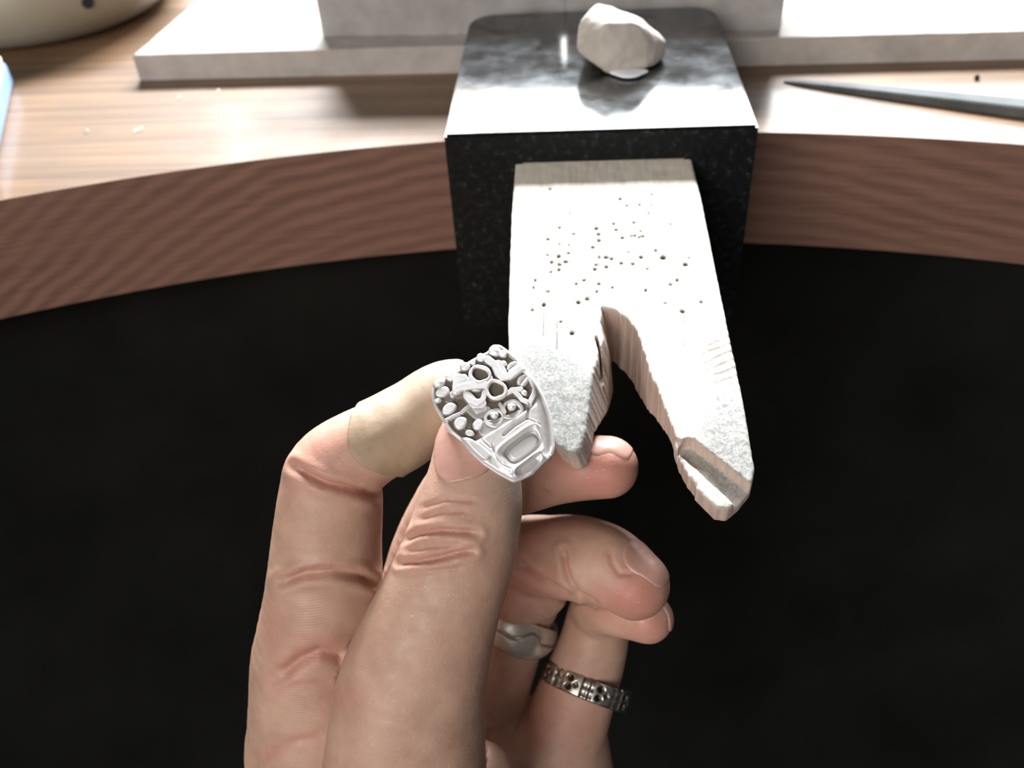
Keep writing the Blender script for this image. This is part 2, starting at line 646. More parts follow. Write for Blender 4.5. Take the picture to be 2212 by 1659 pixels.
# dark leather added under the bench front to make the darkness there
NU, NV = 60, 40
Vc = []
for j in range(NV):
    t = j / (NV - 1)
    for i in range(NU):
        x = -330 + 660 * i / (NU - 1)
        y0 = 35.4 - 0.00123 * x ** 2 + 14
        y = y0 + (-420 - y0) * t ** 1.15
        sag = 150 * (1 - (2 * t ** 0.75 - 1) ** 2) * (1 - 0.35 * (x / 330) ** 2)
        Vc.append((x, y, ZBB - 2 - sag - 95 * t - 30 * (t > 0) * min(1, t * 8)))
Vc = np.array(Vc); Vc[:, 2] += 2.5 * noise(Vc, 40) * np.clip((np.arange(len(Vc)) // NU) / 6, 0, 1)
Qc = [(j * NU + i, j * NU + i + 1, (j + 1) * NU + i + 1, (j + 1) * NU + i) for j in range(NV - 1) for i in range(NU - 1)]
cs = link('dark_sheet', np_mesh('dark_sheet', Vc, Qc), M_SHADE)
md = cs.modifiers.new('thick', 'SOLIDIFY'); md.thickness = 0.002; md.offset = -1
tag(cs, 'black leather added to fill the dark under the bench', 'sheet')

# ------------------------------------------------------------------ white boards and blocks on the bench
def slab(name, corners, z0, z1, mat, bev, amp, nseg=60):
    """board from 4 plan corners (front-left, front-right, back-right, back-left) with a slightly crumbled edge"""
    bm = bmesh.new()
    pts = []
    for i in range(4):
        a = np.array(corners[i]); b = np.array(corners[(i + 1) % 4])
        n = nseg
        for t in np.arange(n) / n: pts.append(a + (b - a) * t)
    pts = np.array(pts)
    P3 = np.column_stack([pts, np.zeros(len(pts))])
    j = np.stack([noise(P3, 4.0), noise(P3 + 100, 4.0)], 1) * amp
    lo = [bm.verts.new((*p, z0)) for p in pts]
    c0 = pts.mean(0)
    hi1 = [bm.verts.new((*(p + q), z1 - bev)) for p, q in zip(pts, j)]
    inn = []
    for p, q in zip(pts, j):
        d = c0 - p; d = d / np.linalg.norm(d)
        inn.append(bm.verts.new((*(p + q + d * bev * 1.2), z1 + random.uniform(-0.1, 0.05))))
    n = len(pts)
    for i in range(n):
        k = (i + 1) % n
        bm.faces.new((lo[i], lo[k], hi1[k], hi1[i])); bm.faces.new((hi1[i], hi1[k], inn[k], inn[i]))
    bm.faces.new(inn); bm.faces.new(list(reversed(lo)))
    return bm_mesh(name, bm)


ZBT = CAM[2] + (4 - CAM[2]) * K      # board top
fl = bench_pt(303, 174); fr = onz(2300, 126, ZB)
e = (fr - fl)[:2]; e = e / np.linalg.norm(e); nrm = np.array([-e[1], e[0]])
bl = onz(425, 0, ZBT)[:2]
bl = fl[:2] + (bl - fl[:2]) * 2.2
fr2 = fl[:2] + e * 310
board = link('soldering_board', slab('soldering_board', [fl[:2], fr2, fr2 + nrm * 120, bl], ZB, ZBT, M_BOARD, 0.5, 0.25), M_BOARD)
tag(board, 'wide white soldering board lying flat behind the anvil', 'board')


def refl(px, py, Yt):
    p = onz(px, py, 0.0); d = p - CAM; d = d * np.array([1, 1, -1])
    return p + d * (Yt - p[1]) / d[1]


b0 = onz(697, 78, ZBT + 0.2); b1 = onz(1686, 66, ZBT + 0.2)
gx = refl(1218, 78, b0[1] + 3)
HB = 36.5
NOTCH = (refl(1218, 62, b0[1] + 3)[2], refl(1218, 165, b0[1] + 3)[2])
be = (b1 - b0)[:2]; bl_ = np.linalg.norm(be); be = be / bl_; bn = np.array([-be[1], be[0]])
tg = ((gx[:2] - b0[:2]) @ be)
def brick(t0, t1, notch):
    """fire brick standing on the board; notch = opening in its right-hand end, shaped to pass window light onto the anvil"""
    z0, z1 = ZBT + 0.02, ZBT + HB
    prof = [(t0, z0), (t1, z0)]
    if notch: prof += [(t1, notch[0]), (t1 - 3.0, notch[0] + 0.6), (t1 - 2.6, notch[1] - 0.6), (t1, notch[1])]
    prof += [(t1, z1), (t0, z1)]
    bm = bmesh.new()
    A = [bm.verts.new((*(b0[:2] + be * t), z)) for t, z in prof]
    B = [bm.verts.new((*(b0[:2] + be * t + bn * 20), z)) for t, z in prof]
    bm.faces.new(A); bm.faces.new(list(reversed(B)))
    n = len(prof)
    for i in range(n): bm.faces.new((A[i], A[(i + 1) % n], B[(i + 1) % n], B[i]))
    bmesh.ops.recalc_face_normals(bm, faces=bm.faces[:])
    bmesh.ops.bevel(bm, geom=bm.edges[:], offset=0.25, segments=2, affect='EDGES')
    return bm_mesh('fire_brick', bm)


for t0, t1, nt, lab in ((0, tg + 1.2, NOTCH, 'grey white fire brick on the board behind the anvil, the longer left one'), (tg + 1.25, bl_, None, 'grey white fire brick on the board behind the anvil, the shorter right one')):
    o = link('fire_brick', brick(t0, t1, nt), M_BLOCK)
    tag(o, lab, 'brick', 'fire bricks on the soldering board')

# ------------------------------------------------------------------ anvil with slot
def boolean_diff(me, cutters, op='DIFFERENCE'):
    o = bpy.data.objects.new('tmp', me); COL.objects.link(o)
    cs = []
    for i, c in enumerate(cutters):
        co = bpy.data.objects.new('cut', c); COL.objects.link(co); cs.append(co)
        md = o.modifiers.new('b%d' % i, 'BOOLEAN'); md.operation = op; md.object = co; md.solver = 'EXACT'
    dg = bpy.context.evaluated_depsgraph_get()
    r = bpy.data.meshes.new_from_object(o.evaluated_get(dg))
    for x in [o] + cs: bpy.data.objects.remove(x)
    return r


AX, AY = 35.0, 79.0
bm = bmesh.new()
plan = [(-AX, 0), (AX, 0)]
RCN = 8.0
plan += [(AX - RCN + RCN * math.cos(t), AY - RCN + RCN * math.sin(t)) for t in np.linspace(0, math.pi / 2, 14)]
plan += [(-AX + RCN + RCN * math.cos(t), AY - RCN + RCN * math.sin(t)) for t in np.linspace(math.pi / 2, math.pi, 14)]
A_ = [bm.verts.new((x, y, 0)) for x, y in plan]; B_ = [bm.verts.new((x, y, ZB + 0.03)) for x, y in plan]
bm.faces.new(A_); bm.faces.new(list(reversed(B_)))
for i in range(len(plan)): bm.faces.new((A_[i], B_[i], B_[(i + 1) % len(plan)], A_[(i + 1) % len(plan)]))
bmesh.ops.recalc_face_normals(bm, faces=bm.faces[:])
bmesh.ops.bevel(bm, geom=[e for e in bm.edges if all(abs(v.co.z) < .01 for v in e.verts)], offset=0.5, segments=2, affect='EDGES')
anv = bm_mesh('anvil', bm)
bm = bmesh.new(); box_bm(bm, (-AX, 0, -54), (AX, 33.4, ZB + 1.0))
jaw = bm_mesh('jaw', bm)
SL = math.radians(6.0)
PN = np.array([0, -math.sin(SL), math.cos(SL)])      # pin top normal
PV = np.array([0, -math.cos(SL), -math.sin(SL)])     # along the pin, towards the tips
P0 = np.array([0.8, 0.0, -7.7])
PT = 15.0                                            # pin thickness
bm = bmesh.new(); box_bm(bm, (-20.6, -30, -PT - 0.25), (20.6, 60, 0.35))
bmesh.ops.bevel(bm, geom=[e for e in bm.edges if abs(e.verts[0].co.y - e.verts[1].co.y) > 50], offset=2.2, segments=5, affect='EDGES')
for v in bm.verts:
    q = P0 + np.array([1, 0, 0]) * v.co.x - PV * v.co.y + PN * v.co.z
    v.co = Vector(q)
cut = bm_mesh('cut', bm)
anv = boolean_diff(boolean_diff(anv, [jaw], 'UNION'), [cut])
anv.materials.append(M_STEEL); anv.materials.append(M_BLACK)
for p in anv.polygons: p.material_index = 0 if p.normal.z > 0.3 else 1
ao = link('bench_anvil', anv)
tag(ao, 'steel bench anvil with bright top and blackened front, clamped at the bench edge', 'anvil')

# ------------------------------------------------------------------ bench pin (wooden, with a V notch)
def pinuv(px, py):
    q = onplane(px, py, P0, PN) - P0
    return q[0], q @ PV


out_px = [(1112, 362), (1104, 460), (1100, 560), (1096, 700), (1096, 760), (1102, 820), (1124, 864), (1150, 895), (1174, 922), (1190, 942), (1210, 954), (1232, 958), (1245, 946), (1258, 914),
          (1266, 880), (1272, 846), (1285, 790), (1298, 752), (1301, 722), (1296, 690), (1297, 662), (1324, 668), (1352, 684), (1376, 715), (1390, 750),
          (1402, 797), (1422, 836), (1436, 880), (1450, 912), (1461, 950), (1474, 985), (1494, 1018), (1526, 1053), (1552, 1073), (1578, 1074), (1606, 1052), (1629, 1026), (1633, 1000), (1621, 945),
          (1601, 838), (1579, 735), (1558, 636), (1538, 540), (1518, 440), (1497, 352)]
opoly = [pinuv(*p) for p in out_px]
opoly = [(-20.2, -26.0), (-20.2, 0.0)] + opoly[1:-1] + [(20.2, 0.0), (20.2, -26.0)]
hp = 0.28
U = np.arange(-25, 26.5, hp); V_ = np.arange(-28, 100, hp); W = np.arange(-PT - 2, 2.2, hp)
U2, V2 = np.meshgrid(U, V_, indexing='ij')
P2 = np.stack([U2, V2, np.zeros_like(U2)], -1)
d2 = segdist(U2, V2, opoly, True)
d2 = np.where(inpoly(U2, V2, opoly), -d2, d2)
# saw and file marks: notch walls ribbed, outside edges smoother
notch = [pinuv(*p) for p in [(1264, 975), (1277, 893), (1287, 790), (1300, 735), (1297, 662), (1352, 684), (1390, 750), (1422, 836), (1450, 912), (1474, 985)]]
nd = segdist(U2, V2, notch)
rib = noise(P2, 0.42) * 0.2 + noise(P2, 1.5) * 0.2
d2 = d2 + np.where(nd < 6, rib, 0.06 * noise(P2, 1.0)) * (V2 > 6)
# worn top: both arms drop towards their tips
tl = pinuv(1245, 985); tr = pinuv(1600, 1055)
def drop(c, r, a):
    q = np.hypot(U2 - c[0], (V2 - c[1])) / r
    return a * np.clip(1 - q, 0, 1) ** 1.5
top_h = -drop((tl[0] - 2, tl[1] + 1), 19, 4.5) - drop((tr[0], tr[1] + 2), 18, 2.6)
le = pinuv(1110, 850)
top_h -= drop((le[0] - 4, le[1]), 16, 1.5)
top_h += 0.10 * noise(P2, 2.5) * (V2 > 0) + 0.06 * noise(P2, 0.8) * (V2 > 40)
# file strokes on the right-hand flank
st0, st1 = pinuv(1500, 690), pinuv(1595, 780)
strk = np.exp(-((U2 - 19) / 5.5) ** 2 - ((V2 - 62) / 12) ** 2)
top_h -= 0.28 * strk * np.clip(np.sin((V2 + 0.55 * (U2 - 19) + 0.8 * noise(P2, 3)) * 3.2), 0, 1)
# groove filed across the end of the right arm
g0, g1 = pinuv(1490, 962), pinuv(1622, 1056)
gd = segdist(U2, V2, [g0, g1])
gl = ((U2 - g0[0]) * (g1[0] - g0[0]) + (V2 - g0[1]) * (g1[1] - g0[1])) / np.hypot(g1[0] - g0[0], g1[1] - g0[1])
# outer lip stands lower than the arm
gside = ((U2 - g0[0]) * (g1[1] - g0[1]) - (V2 - g0[1]) * (g1[0] - g0[0]))
lip = (gside < 0) & (V2 > g0[1] - 4) & (U2 > g0[0] - 4)
top0 = top_h
top_h = np.where(lip, top_h - 1.0, top_h)
Wz = W[None, None, :].astype(np.float32)
uc = pinuv(1345, 800)[0]
ws = np.clip((uc + 0.5 - U) / 3.0, 0, 1) * 0.30
uq = np.clip((U[:, None] + ws[:, None] * W[None, :] - U[0]) / hp, 0, len(U) - 1.001)       # (nu, nw)
k0 = uq.astype(int); fr_ = (uq - k0)
D2 = (d2[k0] * (1 - fr_)[..., None] + d2[k0 + 1] * fr_[..., None]).transpose(0, 2, 1).astype(np.float32)
Dz = np.maximum(Wz - top_h[:, :, None], -PT - Wz + 0 * top_h[:, :, None]).astype(np.float32)
# underside rises towards the tips
Dz = np.maximum(Wz - top_h[:, :, None], np.minimum(-PT + np.clip(0.5 * (V2 - 58), 0, PT - 4.5), top0 - 4.8)[:, :, None] - Wz).astype(np.float32)
Dp = smax(D2 + 0 * Dz, Dz, 0.7)
groove = np.maximum(gd[:, :, None] - 1.75 - 0.02 * gl[:, :, None], -(Wz - top0[:, :, None] + 2.5))
Dp = np.maximum(Dp, -groove).astype(np.float32)
# crack beside the notch
ck = segdist(U2, V2, [pinuv(1288, 728), pinuv(1297, 760), pinuv(1301, 792)])
Dp = np.maximum(Dp, -np.maximum(ck[:, :, None] - 0.28, -(Wz + 5))).astype(np.float32)
# drilled pits
dots = [(510, 325), (1320, 368), (1068, 404, 1.2), (1122, 455), (1222, 450), (1315, 455, .7), (666, 517, .8), (1295, 517, .8), (1017, 600, 1.1), (1036, 648, 1.1), (1178, 592), (1470, 605, .8), (585, 630, 1.1), (548, 684, .6),
        (698, 682), (492, 722, 1.2), (880, 640, 1.3), (896, 684, 1.2), (900, 733, 1.2), (852, 788, 1.3), (585, 760, .8), (660, 768, .8), (657, 833, 1.1), (1086, 712, 1.3), (1155, 698), (1186, 694), (1220, 710), (1250, 700), (1232, 660, .8),
        (1352, 810, 1.1), (580, 861, 1.4), (490, 848, .9), (523, 905, 1.2), (633, 904, 1.3), (585, 926, 1.2), (582, 968, 1.1), (517, 985, .9), (903, 867, 1.0), (957, 869, 1.4), (1001, 881, 1.2), (1136, 828, .7), (1235, 866, 1.3), (1410, 872, 1.8), (1588, 925, 1.6),
        (876, 929, 1.0), (866, 962, 1.1), (960, 945, 1.2), (1078, 915, 1.1), (1170, 920, 1.1), (1285, 960, .8), (779, 1050, 1.1), (720, 1080, .8), (900, 1080, 1.1), (882, 1140, .9), (806, 1199, 1.4), (736, 1228, 1.3), (460, 1247, 1.3), (1008, 1107, .9), (1272, 1130, .9),
        (1523, 1052, .9), (1715, 1224, .9), (1566, 1297, 1.5), (686, 1472, 1.3), (597, 1380, .8), (497, 1140, .8), (1428, 1232, .8), (392, 1050, .8), (380, 1110, .7), (368, 1290, .8), (1616, 872, .7), (1470, 1085, .9)]
DP = []
for dd in dots:
    r = dd[2] if len(dd) > 2 else 1.0
    u, v = pinuv(1050 + dd[0] / 3.687, 320 + dd[1] / 3.687)
    DP.append((u, v, 0.33 * r))
Vp, Qp = surface_nets(Dp, np.array([U[0], V_[0], W[0]]), hp)
Vp = relax(Vp, Qp, 1, 0.35)
Np = vnormals(Vp, Qp)
u_, v_, w_ = Vp[:, 0], Vp[:, 1], Vp[:, 2]
istop = np.clip(Np[:, 2] * 2.2 - 0.5, 0, 1)
hole = np.zeros(len(Vp))
for (u, v, r) in DP:
    d = np.hypot((u_ - u), (v_ - v))
    hole = np.maximum(hole, np.clip((r + 0.16 - d) / 0.2, 0, 1))
hole *= istop
Vp[:, 2] -= 0.45 * hole
# nicks left by the saw: dark thin cuts running along the pin
for (a, b) in [((395, 900), (365, 1300)), ((590, 640), (560, 1600)), ((660, 870), (620, 1200)), ((470, 1090), (455, 1500)), ((320, 1170), (312, 1330)), ((895, 700), (905, 1180)), ((1395, 680), (1412, 860)), ((1575, 1310), (1580, 1600)), ((520, 800), (517, 1000))]:
    pa = pinuv(1050 + a[0] / 3.687, 320 + a[1] / 3.687); pb = pinuv(1050 + b[0] / 3.687, 320 + b[1] / 3.687)
    d = segdist(u_ + 0.12 * noise(Vp, 1.5), v_, [pa, pb])
    hole = np.maximum(hole, istop * 0.75 * np.clip((0.2 - d) / 0.12, 0, 1) * (noise(Vp, 1.1) > -0.25))
def blob(cx, cy, ru, rv):
    c = pinuv(cx, cy)
    return np.exp(-((u_ - c[0]) / ru) ** 2 - ((v_ - c[1]) / rv) ** 2)
dust = 1.2 * blob(1165, 830, 10, 14) + 1.0 * blob(1240, 930, 7, 12) + 0.45 * blob(1370, 670, 5, 6) + 1.0 * blob(1590, 965, 8, 12) + 0.4 * blob(1110, 560, 4, 6) + 0.5 * blob(1560, 800, 5, 14) + 0.3 * blob(1450, 900, 4, 6)
dust = np.clip(dust, 0, 0.9) * np.clip(Np[:, 2] * 2, 0, 1)
wall = np.clip(1 - istop * 1.2, 0, 1) * (v_ > 2)
P3 = P0 + Vp[:, :1] * np.array([1, 0, 0]) + Vp[:, 1:2] * PV + Vp[:, 2:3] * PN
me = np_mesh('bench_pin', P3, Qp[:, ::-1])
paint(me, 'wear', [dust, hole, wall])
pin = link('bench_pin', me, M_PIN)
tag(pin, 'pale worn wooden bench pin with a V notch, slotted into the anvil', 'bench pin')

# ------------------------------------------------------------------ lump of stone on the anvil
def stone():
    base = onz(1345, 160, 0.0)

    def back(x, y, d):                 # point on the sight line, d mm behind the front of the lump
        r = ray(x, y)
        return CAM + r * ((base[1] + d - CAM[1]) / r[1])
    # silhouette corners: (px, py, distance behind the front of the lump)
    pts = [(1246, 62, 9), (1252, 38, 10), (1272, 18, 12), (1290, 6, 15), (1318, 12, 17), (1372, 30, 20), (1424, 70, 14), (1438, 88, 11), (1436, 128, 9), (1424, 152, 7),
           (1246, 112, 5), (1282, 142, 1), (1318, 162, 0), (1390, 158, 2), (1298, 66, 0.5), (1310, 50, 1.5), (1376, 52, 3.5), (1392, 78, 3), (1420, 92, 6), (1400, 140, 1.5), (1300, 140, -1), (1340, 100, -0.6),
           (1290, 60, 26), (1420, 90, 26), (1270, 100, 26), (1410, 118, 24)]
    bm = bmesh.new()
    for x, y, d in pts:
        q = back(x, y, d * 0.75)
        if q[2] < 0.15: q = q + (0.15 - q[2]) * np.array([0, 0, 1])
        bm.verts.new(q)
    bmesh.ops.convex_hull(bm, input=bm.verts[:])
    bmesh.ops.delete(bm, geom=[v for v in bm.verts if not v.link_faces], context='VERTS')
    cen = np.mean([np.array(v.co) for v in bm.verts], axis=0)
    planes = []
    for f in bm.faces:
        n = np.array(f.normal); p = np.array(f.verts[0].co)
        if (p - cen) @ n < 0: n = -n
        planes.append((n, p @ n))
    co = np.array([np.array(v.co) for v in bm.verts]); bm.free()
    g = Grid(co.min(0) - 2.5, co.max(0) + 2.5, 0.4)
    X, Y, Z = g.pts(); P = np.stack([X, Y, Z], -1)
    D = None
    for n, c in planes:
        d = P @ n - c
        D = d if D is None else smax(D, d, 0.5)
    D = D + 0.35 * noise(P, 4.5) + 0.16 * noise(P, 1.6) + 0.06 * noise(P, 0.7)
    for (x, y, dd, r, k) in ((1405, 62, -3, 4.6, 0.6), (1345, 92, -6.0, 5.6, 0.6), (1385, 128, -6.5, 6.6, 0.6)):
        D = smax(D, r - np.linalg.norm(P - back(x, y, dd), axis=-1), k)
    D = np.maximum(D, 0.05 - Z)
    V, Q = surface_nets(D.astype(np.float32), g.org, g.h)
    return np_mesh('stone', relax(V, Q, 1, 0.4), Q)


tag(link('stone_lump', stone(), M_STONE), 'lump of off white stone with broken faces on the anvil top', 'stone')
bm = bmesh.new()  # thin white piece added for the bright patch under the stone
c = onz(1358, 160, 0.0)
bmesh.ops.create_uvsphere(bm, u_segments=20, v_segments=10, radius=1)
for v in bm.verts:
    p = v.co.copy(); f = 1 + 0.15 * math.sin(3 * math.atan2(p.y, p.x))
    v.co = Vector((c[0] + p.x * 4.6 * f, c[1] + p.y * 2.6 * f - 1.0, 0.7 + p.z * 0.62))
tag(link('bright_patch', bm_mesh('bright_patch', bm, True), plain('patch_white', (0.85, 0.87, 0.90), 0.4, 0, 0.05, 100, 0.1)), 'thin white flake added for the brightness under the front of the stone lump', 'patch')

# ------------------------------------------------------------------ needle file on the right
def needle_file():
    tip = bench_pt(1693, 178); t2 = bench_pt(2212, 243)
    d = (t2 - tip); L = np.linalg.norm(d); d = d / L
    s = np.array([-d[1], d[0], 0.0])
    bm = bmesh.new()
    rings = []
    Ltot = 170
    for i, t in enumerate(np.linspace(0, 1, 40)):
        q = t * Ltot
        wdt = 0.6 + 3.7 * min(1, (q / 75) ** 0.55); th = 0.5 + 2.7 * min(1, (q / 75) ** 0.55)
        c = tip + d * q
        pr = [(-wdt, 0.15), (wdt, 0.15), (wdt, th * 0.55), (wdt * 0.45, th), (-wdt * 0.86, th), (-wdt, th * 0.86)]
        rings.append([bm.verts.new(c + s * a + np.array([0, 0, b])) for a, b in pr])
    for a, b in zip(rings, rings[1:]):
        for k in range(6): bm.faces.new((a[k], a[(k + 1) % 6], b[(k + 1) % 6], b[k]))
    bm.faces.new(rings[0]); bm.faces.new(list(reversed(rings[-1])))
    return bm_mesh('needle_file', bm)


tag(link('needle_file', needle_file(), M_FILE), 'dark grey tapered file lying on the bench right of the anvil', 'file')

# ------------------------------------------------------------------ round cream dish, top left
def lathe(prof, seg=96, c=(0, 0, 0)):
    bm = bmesh.new(); rings = []
    for r, z in prof:
        if r < 1e-6: rings.append([bm.verts.new((c[0], c[1], c[2] + z))])
        else: rings.append([bm.verts.new((c[0] + r * math.cos(a), c[1] + r * math.sin(a), c[2] + z)) for a in np.arange(seg) / seg * 2 * math.pi])
    for a, b in zip(rings, rings[1:]):
        if len(a) == 1 or len(b) == 1:
            big, s = (b, a[0]) if len(a) == 1 else (a, b[0])
            for i in range(seg): bm.faces.new((big[i], big[(i + 1) % seg], s))
        else:
            for i in range(seg): bm.faces.new((a[i], a[(i + 1) % seg], b[(i + 1) % seg], b[i]))
    return bm


def sc(p): return (np.array(p) - CAM[:2]) * K + CAM[:2]


dc = sc((-176.5, 107))
dish_p = [(0, 0), (34, 0), (41, 1.0), (46, 4), (49, 8), (51, 13), (52, 18), (52.6, 24), (52.4, 25.5), (51.2, 25.8), (50.2, 25), (49, 18), (46, 10), (40, 6), (0, 5)]
dish = link('dish', bm_mesh('dish', lathe(dish_p, 96, (dc[0], dc[1], ZB)), True), M_CREAM)
tag(dish, 'round cream dish with a small dark hole in its side', 'dish')
# hole in the dish side with a pale rim
pv = at(191, 5, 300)
dr = pv - CAM
ts = np.linspace(250, 420, 800)
best = min(ts, key=lambda d: abs(np.hypot(*(at(191, 6, d)[:2] - dc)) - 51.9) + (0 if at(191, 6, d)[1] < dc[1] + 20 else 100))
hc = at(191, 6, best); hn = np.array([*(hc[:2] - dc), 0]); hn /= np.linalg.norm(hn)
bm = bmesh.new()
bmesh.ops.create_cone(bm, cap_ends=True, segments=24, radius1=2.2, radius2=1.7, depth=1.2)
bmesh.ops.bevel(bm, geom=bm.edges[:], offset=0.2, segments=1, affect='EDGES')
rot = Vector((0, 0, 1)).rotation_difference(Vector(hn)).to_matrix().to_4x4()
bm.transform(Matrix.Translation(Vector(hc - hn * 0.35)) @ rot)
h = link('hole_plug', bm_mesh('hole_plug', bm), M_DARK, dish); h['label'] = 'small black hole in the dish side'

# ------------------------------------------------------------------ blue box at the left edge
q0 = bench_pt(28, 200); q1 = bench_pt(-6, 372)
d = (q1 - q0); d /= np.linalg.norm(d); s = np.array([d[1], -d[0], 0.0])
if s[0] > 0: s = -s
bx = bpy.data.objects.new('card_box', None); COL.objects.link(bx); bx.location = q0 * MM
tag(bx, 'small blue box with pale yellow lid edge at the left of the bench', 'box')
Mb = Matrix(((d[0], s[0], 0, q0[0]), (d[1], s[1], 0, q0[1]), (0, 0, 1, ZB), (0, 0, 0, 1)))
bm = bmesh.new(); box_bm(bm, (-8, 0, 0.02), (62, 40, 7.5), 1.5, 3); bm.transform(Mb)
b = link('tray', bm_mesh('tray', bm, True), M_BLUE, bx); b.matrix_parent_inverse = Matrix.Translation(-Vector(q0) * MM)
bm = bmesh.new(); box_bm(bm, (-7.2, 0.6, 7.4), (61.4, 39.4, 9.4), 0.6, 2); bm.transform(Mb)
b = link('lid', bm_mesh('lid', bm, True), M_YELLOW, bx); b.matrix_parent_inverse = Matrix.Translation(-Vector(q0) * MM)
b['label'] = 'pale yellow lid'

# ------------------------------------------------------------------ silver shavings and specks on the bench
def curl(name, px, py, R, r, mat, lab, grp, tilt):
    c = bench_pt(px, py)
    bm = bmesh.new()
    n, m = 20, 6
    rings = []
    for i in range(n):
        a = i / n * 5.6
        cc = Vector((R * math.cos(a), R * math.sin(a), 0))
        rings.append([bm.verts.new(cc + (cc.normalized() * math.cos(b) + Vector((0, 0, 1)) * math.sin(b)) * r) for b in np.arange(m) / m * 2 * math.pi])
    for a, b in zip(rings, rings[1:]):
        for k in range(m): bm.faces.new((a[k], a[(k + 1) % m], b[(k + 1) % m], b[k]))
    bm.faces.new(rings[0]); bm.faces.new(rings[-1])
    bm.transform(Matrix.Rotation(tilt, 4, 'X'))
    zmin = min(v.co.z for v in bm.verts)
    bm.transform(Matrix.Translation((c[0], c[1], ZB - zmin)))
    tag(link(name, bm_mesh(name, bm, True), mat), lab, 'shaving', grp)


for px, py, R, lab in ((295, 285, 0.62, 'tiny bright curled silver shaving, left one of the touching pair'), (304, 282, 0.6, 'tiny bright curled silver shaving, right one of the touching pair'),
                       (389, 214, 0.65, 'tiny curled silver shaving beside the white board shadow'), (188, 287, 0.5, 'tiny curled silver shaving near the blue box'), (472, 200, 0.55, 'tiny curled silver shaving lying in the white board shadow')):
    curl('silver_shaving', px, py, R, 0.14, M_NODULE, lab, 'silver shavings on the bench', random.uniform(0.3, 0.9))
c = bench_pt(2109, 172)
bm = bmesh.new(); bmesh.ops.create_icosphere(bm, subdivisions=2, radius=0.75)
for v in bm.verts: v.co = Vector(v.co) * (1 + 0.25 * float(noise(np.array(v.co) * 3, 1.0))); v.co += Vector((c[0], c[1], ZB + 0.7))
tag(link('grit_speck', bm_mesh('grit_speck', bm, True), M_DARK), 'black speck of grit on the bench above the file', 'speck')

# ------------------------------------------------------------------ the hand
def ch(*pts):
    """control points (px, py, depth mm, radius px) -> smooth chain"""
    P = [at(p[0], p[1], p[2]) for p in pts]
    R = [p[3] * p[2] / F for p in pts]
    return spline(P, R, 5)


THUMB = ch((885, 1900, 168, 190), (872, 1760, 163, 184), (874, 1659, 159, 176), (888, 1500, 155, 162), (915, 1400, 153, 147), (951, 1300, 151, 133), (987, 1205, 149.5, 124), (1013, 1110, 148.5, 114), (1024, 1040, 148.5, 102), (1028, 985, 149, 92), (1032, 925, 150, 76))
INDEX = ch((700, 1560, 178, 150), (690, 1420, 174, 140), (700, 1300, 169, 128), (706, 1180, 165, 118), (714, 1085, 162, 112), (722, 1022, 160, 102), (772, 978, 159, 92), (838, 942, 159, 85), (900, 905, 160, 81), (965, 864, 161, 77), (1030, 862, 165, 74), (1100, 880, 170, 64))
MIDDLE = ch((895, 1480, 193, 112), (905, 1340, 189, 100), (938, 1200, 185, 95), (974, 1112, 182, 90), (1010, 1056, 179, 86), (1062, 1042, 175, 78), (1120, 1040, 171, 72), (1190, 1024, 168, 68), (1250, 1012, 165, 70), (1312, 1010, 163, 67))
RINGF = ch((1010, 1560, 196, 120), (1050, 1450, 194, 104), (1095, 1345, 191, 92), (1132, 1265, 188, 88), (1130, 1205, 184, 86), (1190, 1202, 177, 88), (1250, 1206, 172, 92), (1310, 1222, 168, 88), (1372, 1264, 165, 75))
PINKY = ch((1190, 1640, 195, 110), (1222, 1560, 193, 92), (1256, 1470, 190, 82), (1282, 1390, 188, 74), (1292, 1330, 186, 66), (1300, 1310, 180, 60), (1345, 1318, 174, 58), (1400, 1338, 170, 52))
PALM = [ch((690, 1430, 176, 138), (690, 1560, 180, 150), (705, 1700, 184, 165), (760, 1900, 190, 190)),
        ch((850, 1500, 195, 125), (860, 1700, 196, 150), (880, 1900, 196, 190)),
        ch((1010, 1570, 198, 125), (1000, 1720, 198, 150), (980, 1900, 196, 190)),
        ch((1200, 1640, 196, 118), (1190, 1740, 196, 135), (1120, 1900, 194, 170)),
        ch((1030, 1684, 168, 84), (1015, 1760, 168, 110), (960, 1900, 176, 170)),
        ch((690, 1600, 186, 140), (900, 1680, 186, 130), (1180, 1690, 196, 120)),
        ch((900, 1900, 186, 230), (900, 2060, 186, 250))]
PADS = ch((1120, 1278, 185, 78), (1158, 1270, 183.5, 70))
allp = np.vstack([c[0] for c in [THUMB, INDEX, MIDDLE, RINGF, PINKY] + PALM])
HH = 0.42
G = Grid(allp.min(0) - 20, allp.max(0) + 20, HH)


def chain_sdf(g, c, flat=None):
    D = g.new()
    P, R = c
    for i in range(len(P) - 1):
        g.cone(D, P[i], R[i], P[i + 1], R[i + 1], flat)
    return D


def hand_sdf(g):
    """whole hand: palm blended, fingers grown out of it, finger against finger kept apart"""
    vd = FWD
    palm = g.new()
    for c in PALM:
        P, R = c
        d = g.new()
        for i in range(len(P) - 1): g.cone(d, P[i], R[i], P[i + 1], R[i + 1], (vd, 0.8))
        palm = smin(palm, d, 5.0)
    th = chain_sdf(g, THUMB, (vd, 0.88))
    fing = chain_sdf(g, INDEX)
    for c in (MIDDLE, RINGF, PINKY, PADS):
        fing = smin(fing, chain_sdf(g, c), 0.35)
    D = smin(palm, fing, 2.5)
    return smin(D, th, 0.9), fing


DH, _ = hand_sdf(G)
Vh, Qh = surface_nets(DH, G.org, HH)
Vh = relax(Vh, Qh, 3, 0.5)
Nh = vnormals(Vh, Qh)
if np.mean(((Vh - Vh.mean(0)) * Nh).sum(1)) < 0:
    Nh = -Nh
    Qh = Qh[:, ::-1]
px, py, pd = proj(Vh)
